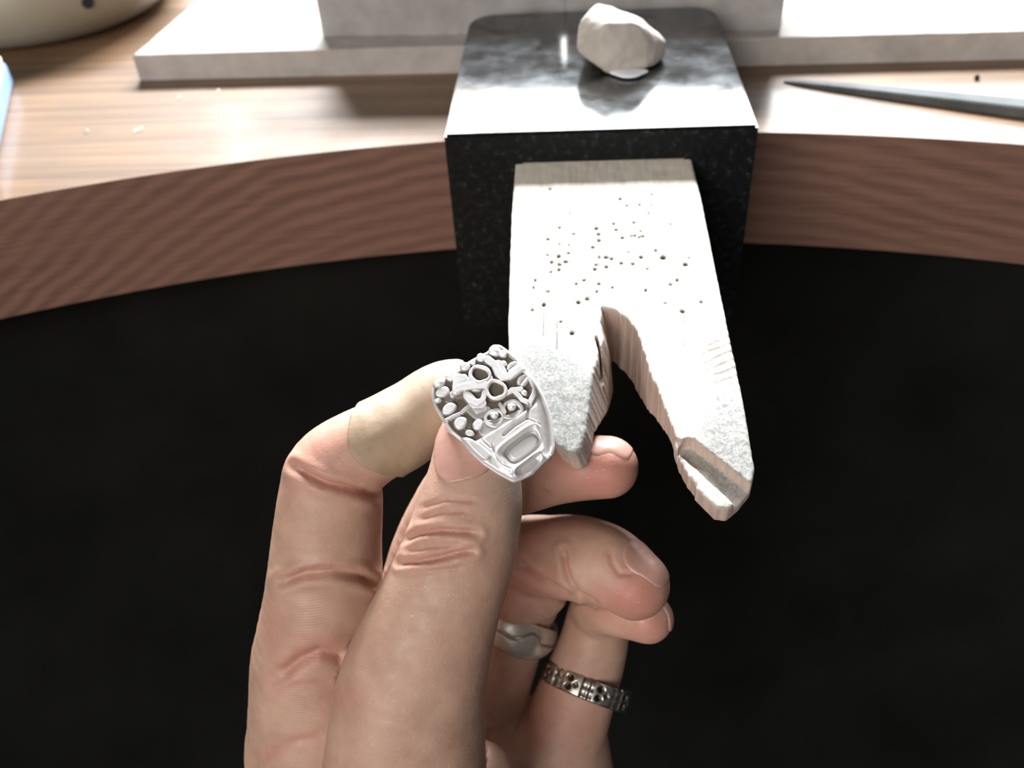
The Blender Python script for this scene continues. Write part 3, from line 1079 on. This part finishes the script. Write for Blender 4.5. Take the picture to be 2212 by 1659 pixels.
# which part of the skin faces the worker
bx_, by_ = (px / 5).astype(int), (py / 5).astype(int)
key = bx_ * 10000 + by_
_, inv = np.unique(key, return_inverse=True)
zmin = np.full(inv.max() + 1, 1e9); np.minimum.at(zmin, inv, pd)
vis = (pd < zmin[inv] + 2.0) & ((Nh @ FWD) < 0.1)
face = np.clip(-(Nh @ FWD) * 2.0, 0, 1) * vis
disp = np.zeros(len(Vh))
red = np.zeros(len(Vh))


def near(c):
    P, R = c
    d = np.full(len(Vh), 1e9)
    for p, r in zip(P, R): d = np.minimum(d, np.linalg.norm(Vh - p, axis=1) - r)
    return d


on_thumb = (near(THUMB) < 1.2) & (near(PALM[4]) > 0.2)


def crease(pts, wd, dp, lump=0.0, col=0.35, thumb=False):
    """folded skin: a furrow with slightly raised lips"""
    global disp, red
    d = segdist(px, py, pts)
    t = np.where(on_thumb == thumb, 1.0, 0.0)
    a, b = np.array(pts[0]), np.array(pts[-1])
    for e in (a, b):
        t *= np.clip(np.hypot(px - e[0], py - e[1]) / (2.2 * wd) + 0.15, 0, 1)
    disp -= dp * np.exp(-(d / wd) ** 2) * face * t
    disp += lump * np.exp(-((d - 2.6 * wd) / (1.6 * wd)) ** 2) * face * t
    red = np.maximum(red, col * np.exp(-(d / (1.7 * wd)) ** 2) * face * t)


# thumb knuckle
crease([(862, 1215), (900, 1213), (945, 1206), (985, 1196), (1020, 1190)], 6, 0.85, 0.25, 0.5, thumb=True)
crease([(872, 1166), (905, 1152), (950, 1146), (1000, 1149), (1030, 1152)], 6, 0.7, 0.25, 0.45, thumb=True)
crease([(880, 1190), (930, 1182), (1000, 1176)], 5, 0.25, thumb=True)
crease([(905, 1122), (950, 1108), (1010, 1104)], 5, 0.28, thumb=True)
crease([(910, 1096), (960, 1080), (1030, 1082)], 5, 0.3, thumb=True)
crease([(890, 1238), (940, 1232), (1000, 1226)], 5, 0.18, thumb=True)
# index: joint fold, base of the finger, palm folds
crease([(636, 1008), (660, 1024), (702, 1044), (750, 1056), (790, 1066), (832, 1074)], 8, 1.1, 0.35, 0.55)
crease([(612, 1255), (660, 1241), (720, 1237), (780, 1246), (822, 1262)], 8, 1.0, 0.45, 0.25)
crease([(640, 1236), (700, 1222), (780, 1226)], 6, 0.3)
crease([(600, 1462), (645, 1428), (690, 1410), (735, 1420), (790, 1452), (830, 1480)], 13, 1.2, 0.28, 0.5)
crease([(590, 1500), (650, 1475), (720, 1480)], 8, 0.2)
crease([(560, 1640), (640, 1600), (700, 1590)], 9, 0.25)
# ring finger folds
crease([(1216, 1190), (1220, 1226), (1228, 1252), (1250, 1280), (1288, 1306)], 6, 0.95, 0.25, 0.3)
crease([(1120, 1218), (1155, 1246), (1195, 1270), (1236, 1290)], 8, 1.4, 0.3, 0.45)
crease([(1318, 1190), (1322, 1215), (1338, 1240), (1370, 1238)], 5, 0.35)
# middle finger
crease([(1192, 1078), (1180, 1066), (1166, 1052)], 6, 0.5)
# heel of the thumb
crease([(1052, 1586), (1048, 1620), (1050, 1659)], 7, 0.6, 0.1, 0.2)


def rosy(cx, cy, rx, ry, a):
    global red
    red = np.maximum(red, a * np.exp(-((px - cx) / rx) ** 2 - ((py - cy) / ry) ** 2) * vis)


for q in ((1300, 1020, 100, 70, 0.85), (1365, 1285, 80, 60, 0.85), (1400, 1350, 60, 40, 0.7), (690, 1010, 80, 60, 0.4), (690, 1405, 80, 40, 0.5), (590, 1360, 30, 60, 0.3), (985, 1000, 50, 30, 0.45),
          (1160, 1270, 70, 50, 0.4), (730, 1500, 60, 40, 0.35), (960, 1180, 90, 40, 0.25), (1200, 1540, 100, 90, 0.3), (700, 970, 60, 50, 0.4)):
    rosy(*q)
pads = np.exp(-((px - 690) / 80) ** 2 - ((py - 1330) / 75) ** 2) + np.exp(-((px - 690) / 90) ** 2 - ((py - 1510) / 60) ** 2) + 0.7 * np.exp(-((px - 740) / 60) ** 2 - ((py - 1440) / 30) ** 2)
pads = np.clip(pads, 0, 1) * vis
# grimy side of the thumb where the file dust sits
grime = np.clip(0.75 * np.exp(-((px - 1122) / 22) ** 2 - ((py - 1110) / 110) ** 2) + 0.35 * np.exp(-((px - 1085) / 50) ** 2 - ((py - 1050) / 40) ** 2), 0, 1) * vis
disp += 0.05 * noise(Vh, 3.5) + 0.025 * noise(Vh, 1.4)
disp += face * 0.10 * np.exp(-((px - 950) / 110) ** 2 - ((py - 1190) / 70) ** 2) * noise(Vh, 0.9)
Vh2 = Vh + Nh * disp[:, None]
me = np_mesh('hand', Vh2, Qh)
paint(me, 'tint', [np.clip(red, 0, 1), grime, pads])
hand = link('hand', me, M_SKIN)
tag(hand, 'left hand of the jeweller, bandaged index finger, pinching a silver ring', 'hand')


def local_grid(c, r, h):
    c = np.array(c)
    return Grid(c - r, c + r, h)


def nail(lab, cx, cy, d, nrm, ldir, hw, hl, off=0.28):
    """curved nail plate lying on the finger tip: half width hw, half length hl (mm)"""
    c = at(cx, cy, d)
    n = nrm[0] * RT + nrm[1] * UP - nrm[2] * FWD
    n = n / np.linalg.norm(n)
    l = ldir[0] * RT + ldir[1] * UP - ldir[2] * FWD
    l = l - n * (l @ n); l /= np.linalg.norm(l)
    wv = np.cross(n, l)
    g = local_grid(c, max(hw, hl) + 2.0, 0.26)
    D, _ = hand_sdf(g)
    X, Y, Z = g.pts()
    q = np.stack([X - c[0], Y - c[1], Z - c[2]], -1)
    a, b, e = q @ wv, q @ l, q @ n
    reg = ((np.abs(a) / hw) ** 3 + (np.abs(b) / hl) ** 3) ** (1 / 3.0)
    S = np.maximum(np.maximum(D - off, -(D + 0.4)), np.maximum((reg - 1) * min(hw, hl), np.maximum(-e - 4.5, e - 4)))
    V, Q = surface_nets(S.astype(np.float32), g.org, g.h)
    if len(V) < 10: return
    V = relax(V, Q, 2, 0.5)
    o = link('fingernail', np_mesh('fingernail', V, Q), M_NAIL, hand)
    o['label'] = lab


nail('thumbnail partly under the silver ring', 990, 968, 142.5, (-0.25, 0.1, 1), (-0.26, 1, -0.1), 5.0, 5.2)
nail('middle fingernail seen edge on', 1318, 946, 163, (0.22, 1, -0.35), (1, -0.12, 0.1), 3.6, 4.4, 0.15)
nail('ring fingernail catching the light', 1398, 1215, 163, (0.62, 0.78, 0.25), (0.75, -0.62, 0.15), 4.0, 5.0, 0.16)
nail('little fingernail seen edge on', 1443, 1318, 170, (0.9, 0.45, 0.1), (0.5, -0.8, 0.2), 3.0, 3.6)

# adhesive bandage wrapped round the index finger
Pi, Ri = INDEX
lo = np.min([at(760, 1060, 150), at(760, 760, 150), at(1040, 760, 175), at(1040, 1060, 175), at(760, 1060, 175), at(760, 760, 175), at(1040, 1060, 150)], axis=0)
hi = np.max([at(760, 1060, 150), at(760, 760, 150), at(1040, 760, 175), at(1040, 1060, 175), at(760, 1060, 175), at(760, 760, 175), at(1040, 1060, 150)], axis=0)
g = Grid(lo, hi, 0.32)
Di = chain_sdf(g, INDEX)
X, Y, Z = g.pts()
pp = np.stack([X, Y, Z], -1)
s0 = at(797, 962, 159); s1 = at(1002, 862, 162)
dir0 = at(870, 922, 159.5) - at(790, 968, 159); dir0 /= np.linalg.norm(dir0)
dir1 = at(1030, 862, 165) - at(950, 872, 161); dir1 /= np.linalg.norm(dir1)
q = pp - s0
lat = np.cross(dir0, FWD); lat /= np.linalg.norm(lat)
lt = q @ lat
e0 = q @ dir0 + 2.6 - 0.085 * lt ** 2 + 0.35 * noise(pp, 3.0)
q1 = pp - s1
e1 = q1 @ dir1
perp = np.sqrt(np.maximum((q * q).sum(-1) - (q @ dir0) ** 2, 0))
wr = 0.18 * noise(pp, 2.2) * np.exp(-((q @ dir0 - 3) / 3) ** 2) + 0.10 * noise(pp, 4)
S = np.maximum(np.maximum(Di - 0.68 - wr, -(Di + 0.5)), np.maximum(np.maximum(-e0, e1), perp - 10.5))
V, Q = surface_nets(S.astype(np.float32), g.org, g.h)
V = relax(V, Q, 2, 0.5)
tag(link('adhesive_bandage', np_mesh('adhesive_bandage', V, Q), M_BAND), 'tan adhesive bandage wrapped around the index finger', 'bandage')

# ------------------------------------------------------------------ the silver ring held up to the pin
Z5 = 4.88


def z5(x, y): return 900 + x / Z5, 720 + y / Z5


RC = at(1070, 895, 139.0)
rn = -FWD + 0.34 * UP - 0.05 * RT
rn = rn / np.linalg.norm(rn)


def face_pt(zx, zy, h):
    p = onplane(*z5(zx, zy), RC, rn)
    return p + rn * h


outl = [(790, 112), (835, 104), (880, 110), (940, 150), (1050, 240), (1140, 330), (1220, 430), (1280, 530), (1340, 640), (1390, 760), (1430, 900), (1452, 1060), (1458, 1180), (1440, 1262), (1420, 1290), (1340, 1352), (1230, 1470),
        (1100, 1534), (1020, 1560), (950, 1524), (850, 1470), (700, 1372), (560, 1240), (470, 1130), (360, 1040), (260, 900), (180, 760), (150, 650), (160, 560), (205, 500), (320, 440), (450, 360), (540, 285), (640, 230), (745, 180)]
op = np.array(outl, float)
# even resample of the outline
seg = np.linalg.norm(np.roll(op, -1, 0) - op, axis=1); cum = np.concatenate([[0], np.cumsum(seg)])
MO = 400
tt = np.arange(MO) / MO * cum[-1]
ring_x = np.interp(tt, cum, np.append(op[:, 0], op[0, 0])); ring_y = np.interp(tt, cum, np.append(op[:, 1], op[0, 1]))
for _ in range(3):
    ring_x = 0.25 * np.roll(ring_x, 1) + 0.5 * ring_x + 0.25 * np.roll(ring_x, -1)
    ring_y = 0.25 * np.roll(ring_y, 1) + 0.5 * ring_y + 0.25 * np.roll(ring_y, -1)
KR = 140
tr_ = np.linspace(0.004, 1, KR)
cx0, cy0 = 800.0, 800.0
GX = cx0 + (ring_x[None, :] - cx0) * tr_[:, None]; GY = cy0 + (ring_y[None, :] - cy0) * tr_[:, None]


def rot(x, y, cx, cy, deg):
    a = math.radians(deg)
    dx, dy = x - cx, y - cy
    return dx * math.cos(a) + dy * math.sin(a), -dx * math.sin(a) + dy * math.cos(a)


def sm(x, a, b):
    t = np.clip((x - a) / (b - a), 0, 1)
    return t * t * (3 - 2 * t)


edge = segdist(GX, GY, list(zip(ring_x, ring_y)), True)
# upper cellular field is sunk, lower field is smooth
low_line = (GY - 1000) + 0.62 * (GX - 800)
lower = sm(low_line, -60, 60)
H = -1.25 * (1 - lower) + 0.1 * lower + 0.12 * noise(np.stack([GX, GY, 0 * GX], -1), 90) * (1 - lower)


def ridge(pts, wd, top):
    global H
    d = segdist(GX, GY, pts)
    H = np.maximum(H, top - (top + 1.3) * sm(d, wd * 0.95, wd * 1.75))


for pts, wd, tp in (([(415, 560), (430, 480), (500, 470)], 34, .30), ([(415, 600), (480, 575), (560, 560), (720, 545)], 34, .35), ([(520, 640), (560, 700), (640, 740), (700, 700), (720, 620)], 26, .25), ([(560, 700), (640, 820), (720, 790)], 24, .1),
                    ([(750, 275), (820, 330), (860, 420), (905, 468), (985, 455), (1060, 400), (1130, 350)], 34, .38), ([(830, 330), (920, 320)], 26, .3), ([(920, 650), (1020, 600), (1070, 650), (1110, 700), (1190, 735)], 22, .2),
                    ([(1000, 600), (1100, 590)], 24, .2), ([(380, 640), (440, 610)], 30, .1), ([(450, 850), (380, 880), (300, 920)], 20, .05), ([(480, 830), (560, 760)], 22, .05), ([(1190, 740), (1240, 640), (1250, 560)], 26, .2), ([(880, 745), (930, 830)], 18, .1)):
    ridge(pts, wd, tp)
for pts, wd, tp in (([(440, 480), (450, 560), (530, 520)], 50, .28), ([(600, 540), (720, 520), (760, 480)], 40, .3), ([(540, 660), (610, 740), (690, 740)], 44, .2), ([(860, 340), (900, 430)], 50, .3), ([(1100, 330), (1190, 430), (1240, 540)], 34, .2),
                    ([(560, 790), (640, 860), (740, 810)], 44, -.05), ([(690, 900), (740, 960)], 50, -.2), ([(860, 760), (760, 760)], 34, -.3), ([(330, 690), (400, 650), (470, 640)], 36, -.2), ([(560, 860), (540, 980)], 40, -.3), ([(720, 1000), (900, 960), (1100, 880)], 70, -.1)):
    ridge(pts, wd, tp)
# two open cups
CUPS = [(668, 437, 112, 92, 8), (838, 598, 112, 100, 20)]
for cx, cy, rx, ry, an in CUPS:
    a, b = rot(GX, GY, cx, cy, an)
    r = np.sqrt((a / rx) ** 2 + (b / ry) ** 2)
    H = np.maximum(H, 0.32 - 1.6 * sm(r, 1.02, 1.3))
    H = np.where(r < 0.95, np.minimum(H, -1.2 + 1.5 * sm(r, 0.72, 0.95)), H)
# lower half: long lozenge window in a raised frame
a, b = rot(GX, GY, 1120, 1200, -36)
rr = (np.abs(a / 235) ** 4 + np.abs(b / 120) ** 4) ** 0.25
H = H + lower * 0.28 * np.exp(-((rr - 1.22) / 0.13) ** 2)
H = H - lower * 0.55 * (1 - sm(rr, 0.78, 1.02))
a2, b2 = rot(GX, GY, 1125, 1200, -36)
r2 = (np.abs(a2 / 185) ** 3 + np.abs(b2 / 72) ** 3) ** (1 / 3)
H = H + lower * 0.38 * (1 - sm(r2, 0.8, 1.05))
a, b = rot(GX, GY, 1190, 1400, -38)
rr = (np.abs(a / 165) ** 4 + np.abs(b / 62) ** 4) ** 0.25
H = H + 0.35 * np.exp(-((rr - 1.1) / 0.14) ** 2) * (rr < 1.6) - 0.35 * (1 - sm(rr, 0.6, 1.0))
a, b = rot(GX, GY, 640, 1225, 36)
rr = (np.abs(a / 190) ** 3 + np.abs(b / 62) ** 3) ** (1 / 3)
H = np.maximum(H, 0.42 - 0.9 * sm(rr, 0.75, 1.15))
for pts, wd, dp in (([(1190, 750), (1165, 895), (1040, 970), (920, 1075)], 12, .4), ([(1165, 895), (1230, 920), (1300, 960), (1370, 980)], 11, .35), ([(800, 1180), (830, 1290), (900, 1380), (990, 1420)], 13, .35), ([(690, 1120), (780, 1200)], 12, .3)):
    d = segdist(GX, GY, pts)
    H -= dp * np.exp(-(d / wd) ** 2)
# smooth flank on the right side and rounded rim all around
flank = sm(GX - (1180 + 0.16 * (GY - 600)), 0, 90) * sm(GY, 180, 420)
H = H * (1 - flank) + flank * (0.05 - 0.006 * np.clip(GX - (1200 + 0.16 * (GY - 600)), 0, 300))
rim = 1 - sm(edge, 0, 55)
H = H * (1 - 0.8 * rim) - 0.45 * rim ** 3
PTS = np.stack([GX, GY], -1).reshape(-1, 2)
hh = H.reshape(-1)
Vf = np.array([face_pt(x, y, h) for (x, y), h in zip(PTS, hh)])
base_i = len(Vf)
# side wall going back
back = [np.array([face_pt(800 + (x - 800) * s, 800 + (y - 800) * s, -0.75 - dz) for x, y in zip(ring_x, ring_y)]) for s, dz in ((1.0, 0.5), (0.985, 1.0), (0.95, 1.5))]
Vf = np.vstack([Vf] + back)
rows = KR + len(back)
ii = np.arange(MO); jj = (ii + 1) % MO
Qf = np.concatenate([np.stack([r * MO + ii, (r + 1) * MO + ii, (r + 1) * MO + jj, r * MO + jj], 1) for r in range(rows - 1)])
me = np_mesh('ring_face', Vf, Qf)
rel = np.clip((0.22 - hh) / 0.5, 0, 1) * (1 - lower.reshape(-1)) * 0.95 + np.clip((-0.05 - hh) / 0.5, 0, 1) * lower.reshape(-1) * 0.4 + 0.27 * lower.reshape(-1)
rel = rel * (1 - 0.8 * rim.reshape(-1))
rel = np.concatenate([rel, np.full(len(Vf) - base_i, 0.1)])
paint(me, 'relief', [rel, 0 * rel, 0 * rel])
ring = bpy.data.objects.new('signet_ring', None); COL.objects.link(ring)
rloc = face_pt(800, 800, -2)
ring.location = rloc * MM
tag(ring, 'chunky cast silver ring with beaded organic face between thumb and index finger', 'ring')
PI_ = Matrix.Translation(-Vector(rloc) * MM)


def rpart(name, me, mat, lab=None):
    o = link(name, me, mat, ring); o.matrix_parent_inverse = PI_
    if lab: o['label'] = lab
    return o


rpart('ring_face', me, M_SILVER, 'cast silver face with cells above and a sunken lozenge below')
MZ = 139.0 / F / Z5                     # mm per drawing unit


def blob_mesh(cx, cy, rx, ry, an, h0, hz, cutz=None, groove=False):
    n, m = 24, 12
    V = []; Q = []; dk = []
    h0 = h0 - 0.25; hz = hz * 1.3
    if cutz is not None: cutz *= 0.82
    for j in range(m + 1):
        ph = -math.pi / 2 + math.pi * j / m
        for i in range(n):
            th = 2 * math.pi * i / n
            x, y, z = math.cos(ph) * math.cos(th), math.cos(ph) * math.sin(th), math.sin(ph)
            x *= rx * (1 + 0.06 * math.sin(3 * th + cx)); y *= ry * (1 + 0.05 * math.sin(2 * th + cy))
            zz = z * hz
            if cutz is not None: zz = min(zz, cutz * hz)
            if groove: zz -= 0.3 * hz * math.exp(-(y / (0.16 * ry)) ** 2) * (z > 0)
            a = math.radians(an)
            V.append(face_pt(cx + x * math.cos(a) - y * math.sin(a), cy + x * math.sin(a) + y * math.cos(a), h0 + zz))
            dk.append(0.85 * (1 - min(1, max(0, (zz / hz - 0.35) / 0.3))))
    for j in range(m):
        for i in range(n):
            Q.append((j * n + i, j * n + (i + 1) % n, (j + 1) * n + (i + 1) % n, (j + 1) * n + i))
    me = np_mesh('nodule', V, Q)
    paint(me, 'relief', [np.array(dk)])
    return me


NOD = [(680, 252, 56, 52, 0, -.35, .85, .8, 0), (825, 185, 78, 62, 20, -.4, .75, None, 0), (910, 215, 52, 46, 10, -.3, .85, .85, 0), (1012, 350, 88, 52, -35, -.45, .95, .9, 1), (1120, 495, 84, 62, -52, -.45, .95, .9, 1), (1130, 622, 46, 38, 20, -.3, .6, None, 0),
       (512, 348, 60, 52, 0, -.35, .85, .85, 0), (368, 455, 68, 56, -8, -.35, .85, .8, 0), (238, 520, 76, 52, -25, -.5, .8, None, 0), (275, 615, 88, 62, -22, -.45, .95, .75, 0), (345, 790, 98, 62, -32, -.5, .95, .78, 0), (460, 940, 86, 74, -38, -.5, .9, .8, 0),
       (648, 960, 62, 68, 40, -.4, .9, .82, 0), (820, 862, 50, 46, 0, -.2, .75, None, 0), (1002, 775, 54, 50, 0, -.2, .8, None, 0), (560, 1048, 58, 34, 10, -.3, .65, .7, 0), (225, 700, 50, 34, -20, -.5, .6, None, 0), (620, 590, 78, 26, -4, -.6, .7, None, 0), (1390, 1290, 40, 32, -30, -.6, .7, None, 0), (590, 300, 36, 34, 0, -.4, .7, None, 0)]
for q in NOD:
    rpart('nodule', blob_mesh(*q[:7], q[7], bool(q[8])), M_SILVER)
# collars round the two small beads, rims of the two cups


def tube_ring(name, cx, cy, rx, ry, an, h0, wd, ht, n=48, m=10):
    V = []; Q = []
    a = math.radians(an)
    for i in range(n):
        th = 2 * math.pi * i / n
        k = 1 + 0.05 * math.sin(3 * th + cx) + 0.03 * math.sin(5 * th)
        for j in range(m):
            b = 2 * math.pi * j / m
            e = wd * (1 + 0.18 * math.sin(2 * th + cy))
            x = (rx * k + e * math.cos(b)) * math.cos(th); y = (ry * k + e * math.cos(b)) * math.sin(th)
            zz = min(math.sin(b), 0.75) * ht
            V.append(face_pt(cx + x * math.cos(a) - y * math.sin(a), cy + x * math.sin(a) + y * math.cos(a), h0 + zz))
    for i in range(n):
        for j in range(m):
            Q.append((i * m + j, i * m + (j + 1) % m, ((i + 1) % n) * m + (j + 1) % m, ((i + 1) % n) * m + j))
    return rpart(name, np_mesh(name, V, Q), M_NODULE)


for cx, cy, rx, ry, an in CUPS: tube_ring('cup_rim', cx, cy, rx - 10, ry - 10, an, .05, 20, .42)
tube_ring('collar', 820, 890, 96, 78, -20, -.25, 22, .3)
tube_ring('collar', 1005, 800, 100, 88, -20, -.25, 22, .3)
# shank behind the face
V = []; Q = []
su = np.cross(UP, rn); su /= np.linalg.norm(su); sv = np.cross(rn, su)
c0 = face_pt(800, 800, -9.3)
n, m = 64, 8
for i in range(n):
    th = 2 * math.pi * i / n
    rad = su * math.cos(th) + rn * math.sin(th)
    for j in range(m):
        b = 2 * math.pi * j / m
        V.append(c0 + rad * (7.6 + 0.8 * math.cos(b)) + sv * (2.4 * math.sin(b)))
for i in range(n):
    for j in range(m):
        Q.append((i * m + j, i * m + (j + 1) % m, ((i + 1) % n) * m + (j + 1) % m, ((i + 1) % n) * m + j))
me = np_mesh('shank', V, Q); paint(me, 'relief', [0.1])
rpart('shank', me, M_SILVER)

# ------------------------------------------------------------------ rings worn on the hand
def frame(c, axis, ref):
    a = axis / np.linalg.norm(axis)
    u = ref - a * (ref @ a); u /= np.linalg.norm(u)
    return a, u, np.cross(a, u)


def band_mesh(name, c, axis, ref, fn, n, m, half_w, r_in):
    """closed band; fn(theta, s) -> (outer radius, darkness)"""
    a, u, v = frame(axis=axis, c=c, ref=ref)
    V = []; dk = []
    S = np.linspace(-1, 1, m)
    for i in range(n):
        th = 2 * math.pi * i / n
        d = u * math.cos(th) + v * math.sin(th)
        for s in S:
            r, k, ww = fn(th, s)
            V.append(c + d * r + a * s * ww); dk.append(k)
        for s in S[::-1]:
            V.append(c + d * r_in + a * s * half_w * 0.97); dk.append(0.5)
    M2 = 2 * m
    Q = [(i * M2 + j, i * M2 + (j + 1) % M2, ((i + 1) % n) * M2 + (j + 1) % M2, ((i + 1) % n) * M2 + j) for i in range(n) for j in range(M2)]
    me = np_mesh(name, V, Q)
    paint(me, 'relief', [np.array(dk)])
    return me


# broad band with a carved wandering line, on the ring finger
ax_im = lambda x, y, z: x * RT + y * UP - z * FWD
i0 = int(np.argmin([np.hypot(*(np.array(proj(p)[:2]) - (1096, 1347))) for p in RINGF[0]]))
c1 = RINGF[0][i0]; a1 = RINGF[0][min(i0 + 2, len(RINGF[0]) - 1)] - RINGF[0][i0 - 2]
a1 = a1 / np.linalg.norm(a1)
a1 = ax_im(0.42, 0.86, 0.05)
R1 = RINGF[1][i0] + 0.7
c1 = c1 + ax_im(0.6, 1.0, 0.3)


def wide(th, s):
    t = (th + math.pi) % (2 * math.pi) - math.pi
    hw = 2.4 + 1.4 * max(0, math.cos(th)) ** 2
    line = 0.12 + 0.28 * math.sin(5.2 * t + 0.6) + 0.12 * math.sin(11 * t)
    g = math.exp(-((s - line) / 0.075) ** 2) * max(0, math.cos(th * 0.9))
    lump = 0.06 * float(noise(np.array([t * 9, s * 3, 3.0]), 1.6))
    return R1 + 1.25 - 0.75 * abs(s) ** 2.6 - 0.32 * g + lump - (0.22 if s > line else 0), 0.08 + 0.8 * g, hw


me = band_mesh('broad_band_ring', c1, a1, -FWD + 0.35 * RT, wide, 140, 40, 2.6, R1 - 0.3)
tag(link('broad_band_ring', me, M_WORN), 'broad silver band with a carved wavy line, on the ring finger', 'ring')

# narrow band of little square faces, on the little finger
i0 = int(np.argmin([np.hypot(*(np.array(proj(p)[:2]) - (1258, 1475))) for p in PINKY[0]]))
c2 = PINKY[0][i0] + ax_im(1.0, -0.9, 0.3)
a2_ = ax_im(0.36, 0.93, -0.20)
R2 = PINKY[1][i0] + 0.4
NS = 9
HW2 = 2.1


def skulls(th, s):
    ph = (th / (2 * math.pi) * NS) % 1.0
    d = 0.0; k = 0.15
    r = R2 + 1.35
    if ph < 0.62:                       # a face block: two eyes and a nose
        x = ph / 0.62 * 2 - 1
        for ey in (-0.42, 0.42):
            q = math.hypot((x + 0.35) / 0.34, (s - ey) / 0.30)
            if q < 1.25: d = max(d, 1 - max(0, q - 0.75) / 0.5)
        q = abs(s) / 0.30 + abs(x - 0.35) / 0.32
        if q < 1: d = max(d, 0.8)
        r -= 0.12 * abs(s) ** 3 + 0.12 * x * x
        r -= 0.55 * d; k = 0.1 + 0.9 * d
    else:                               # toothed spacer
        y = (ph - 0.62) / 0.38
        r -= 0.28 - 0.10 * math.cos(2 * math.pi * y * 2)
        t = 0.12 * (math.sin(s * 9) > 0)
        r -= t; k = 0.25 + 2 * t
        if y < 0.12 or y > 0.88: r -= 0.25; k = 0.8
    return r - 0.25 * max(0, abs(s) - 0.85) / 0.15, k, HW2


me = band_mesh('skull_band_ring', c2, a2_, -FWD, skulls, 360, 26, HW2, R2 - 0.3)
tag(link('skull_band_ring', me, M_WORN2), 'narrow oxidised silver band of tiny skull faces, on the little finger', 'ring')
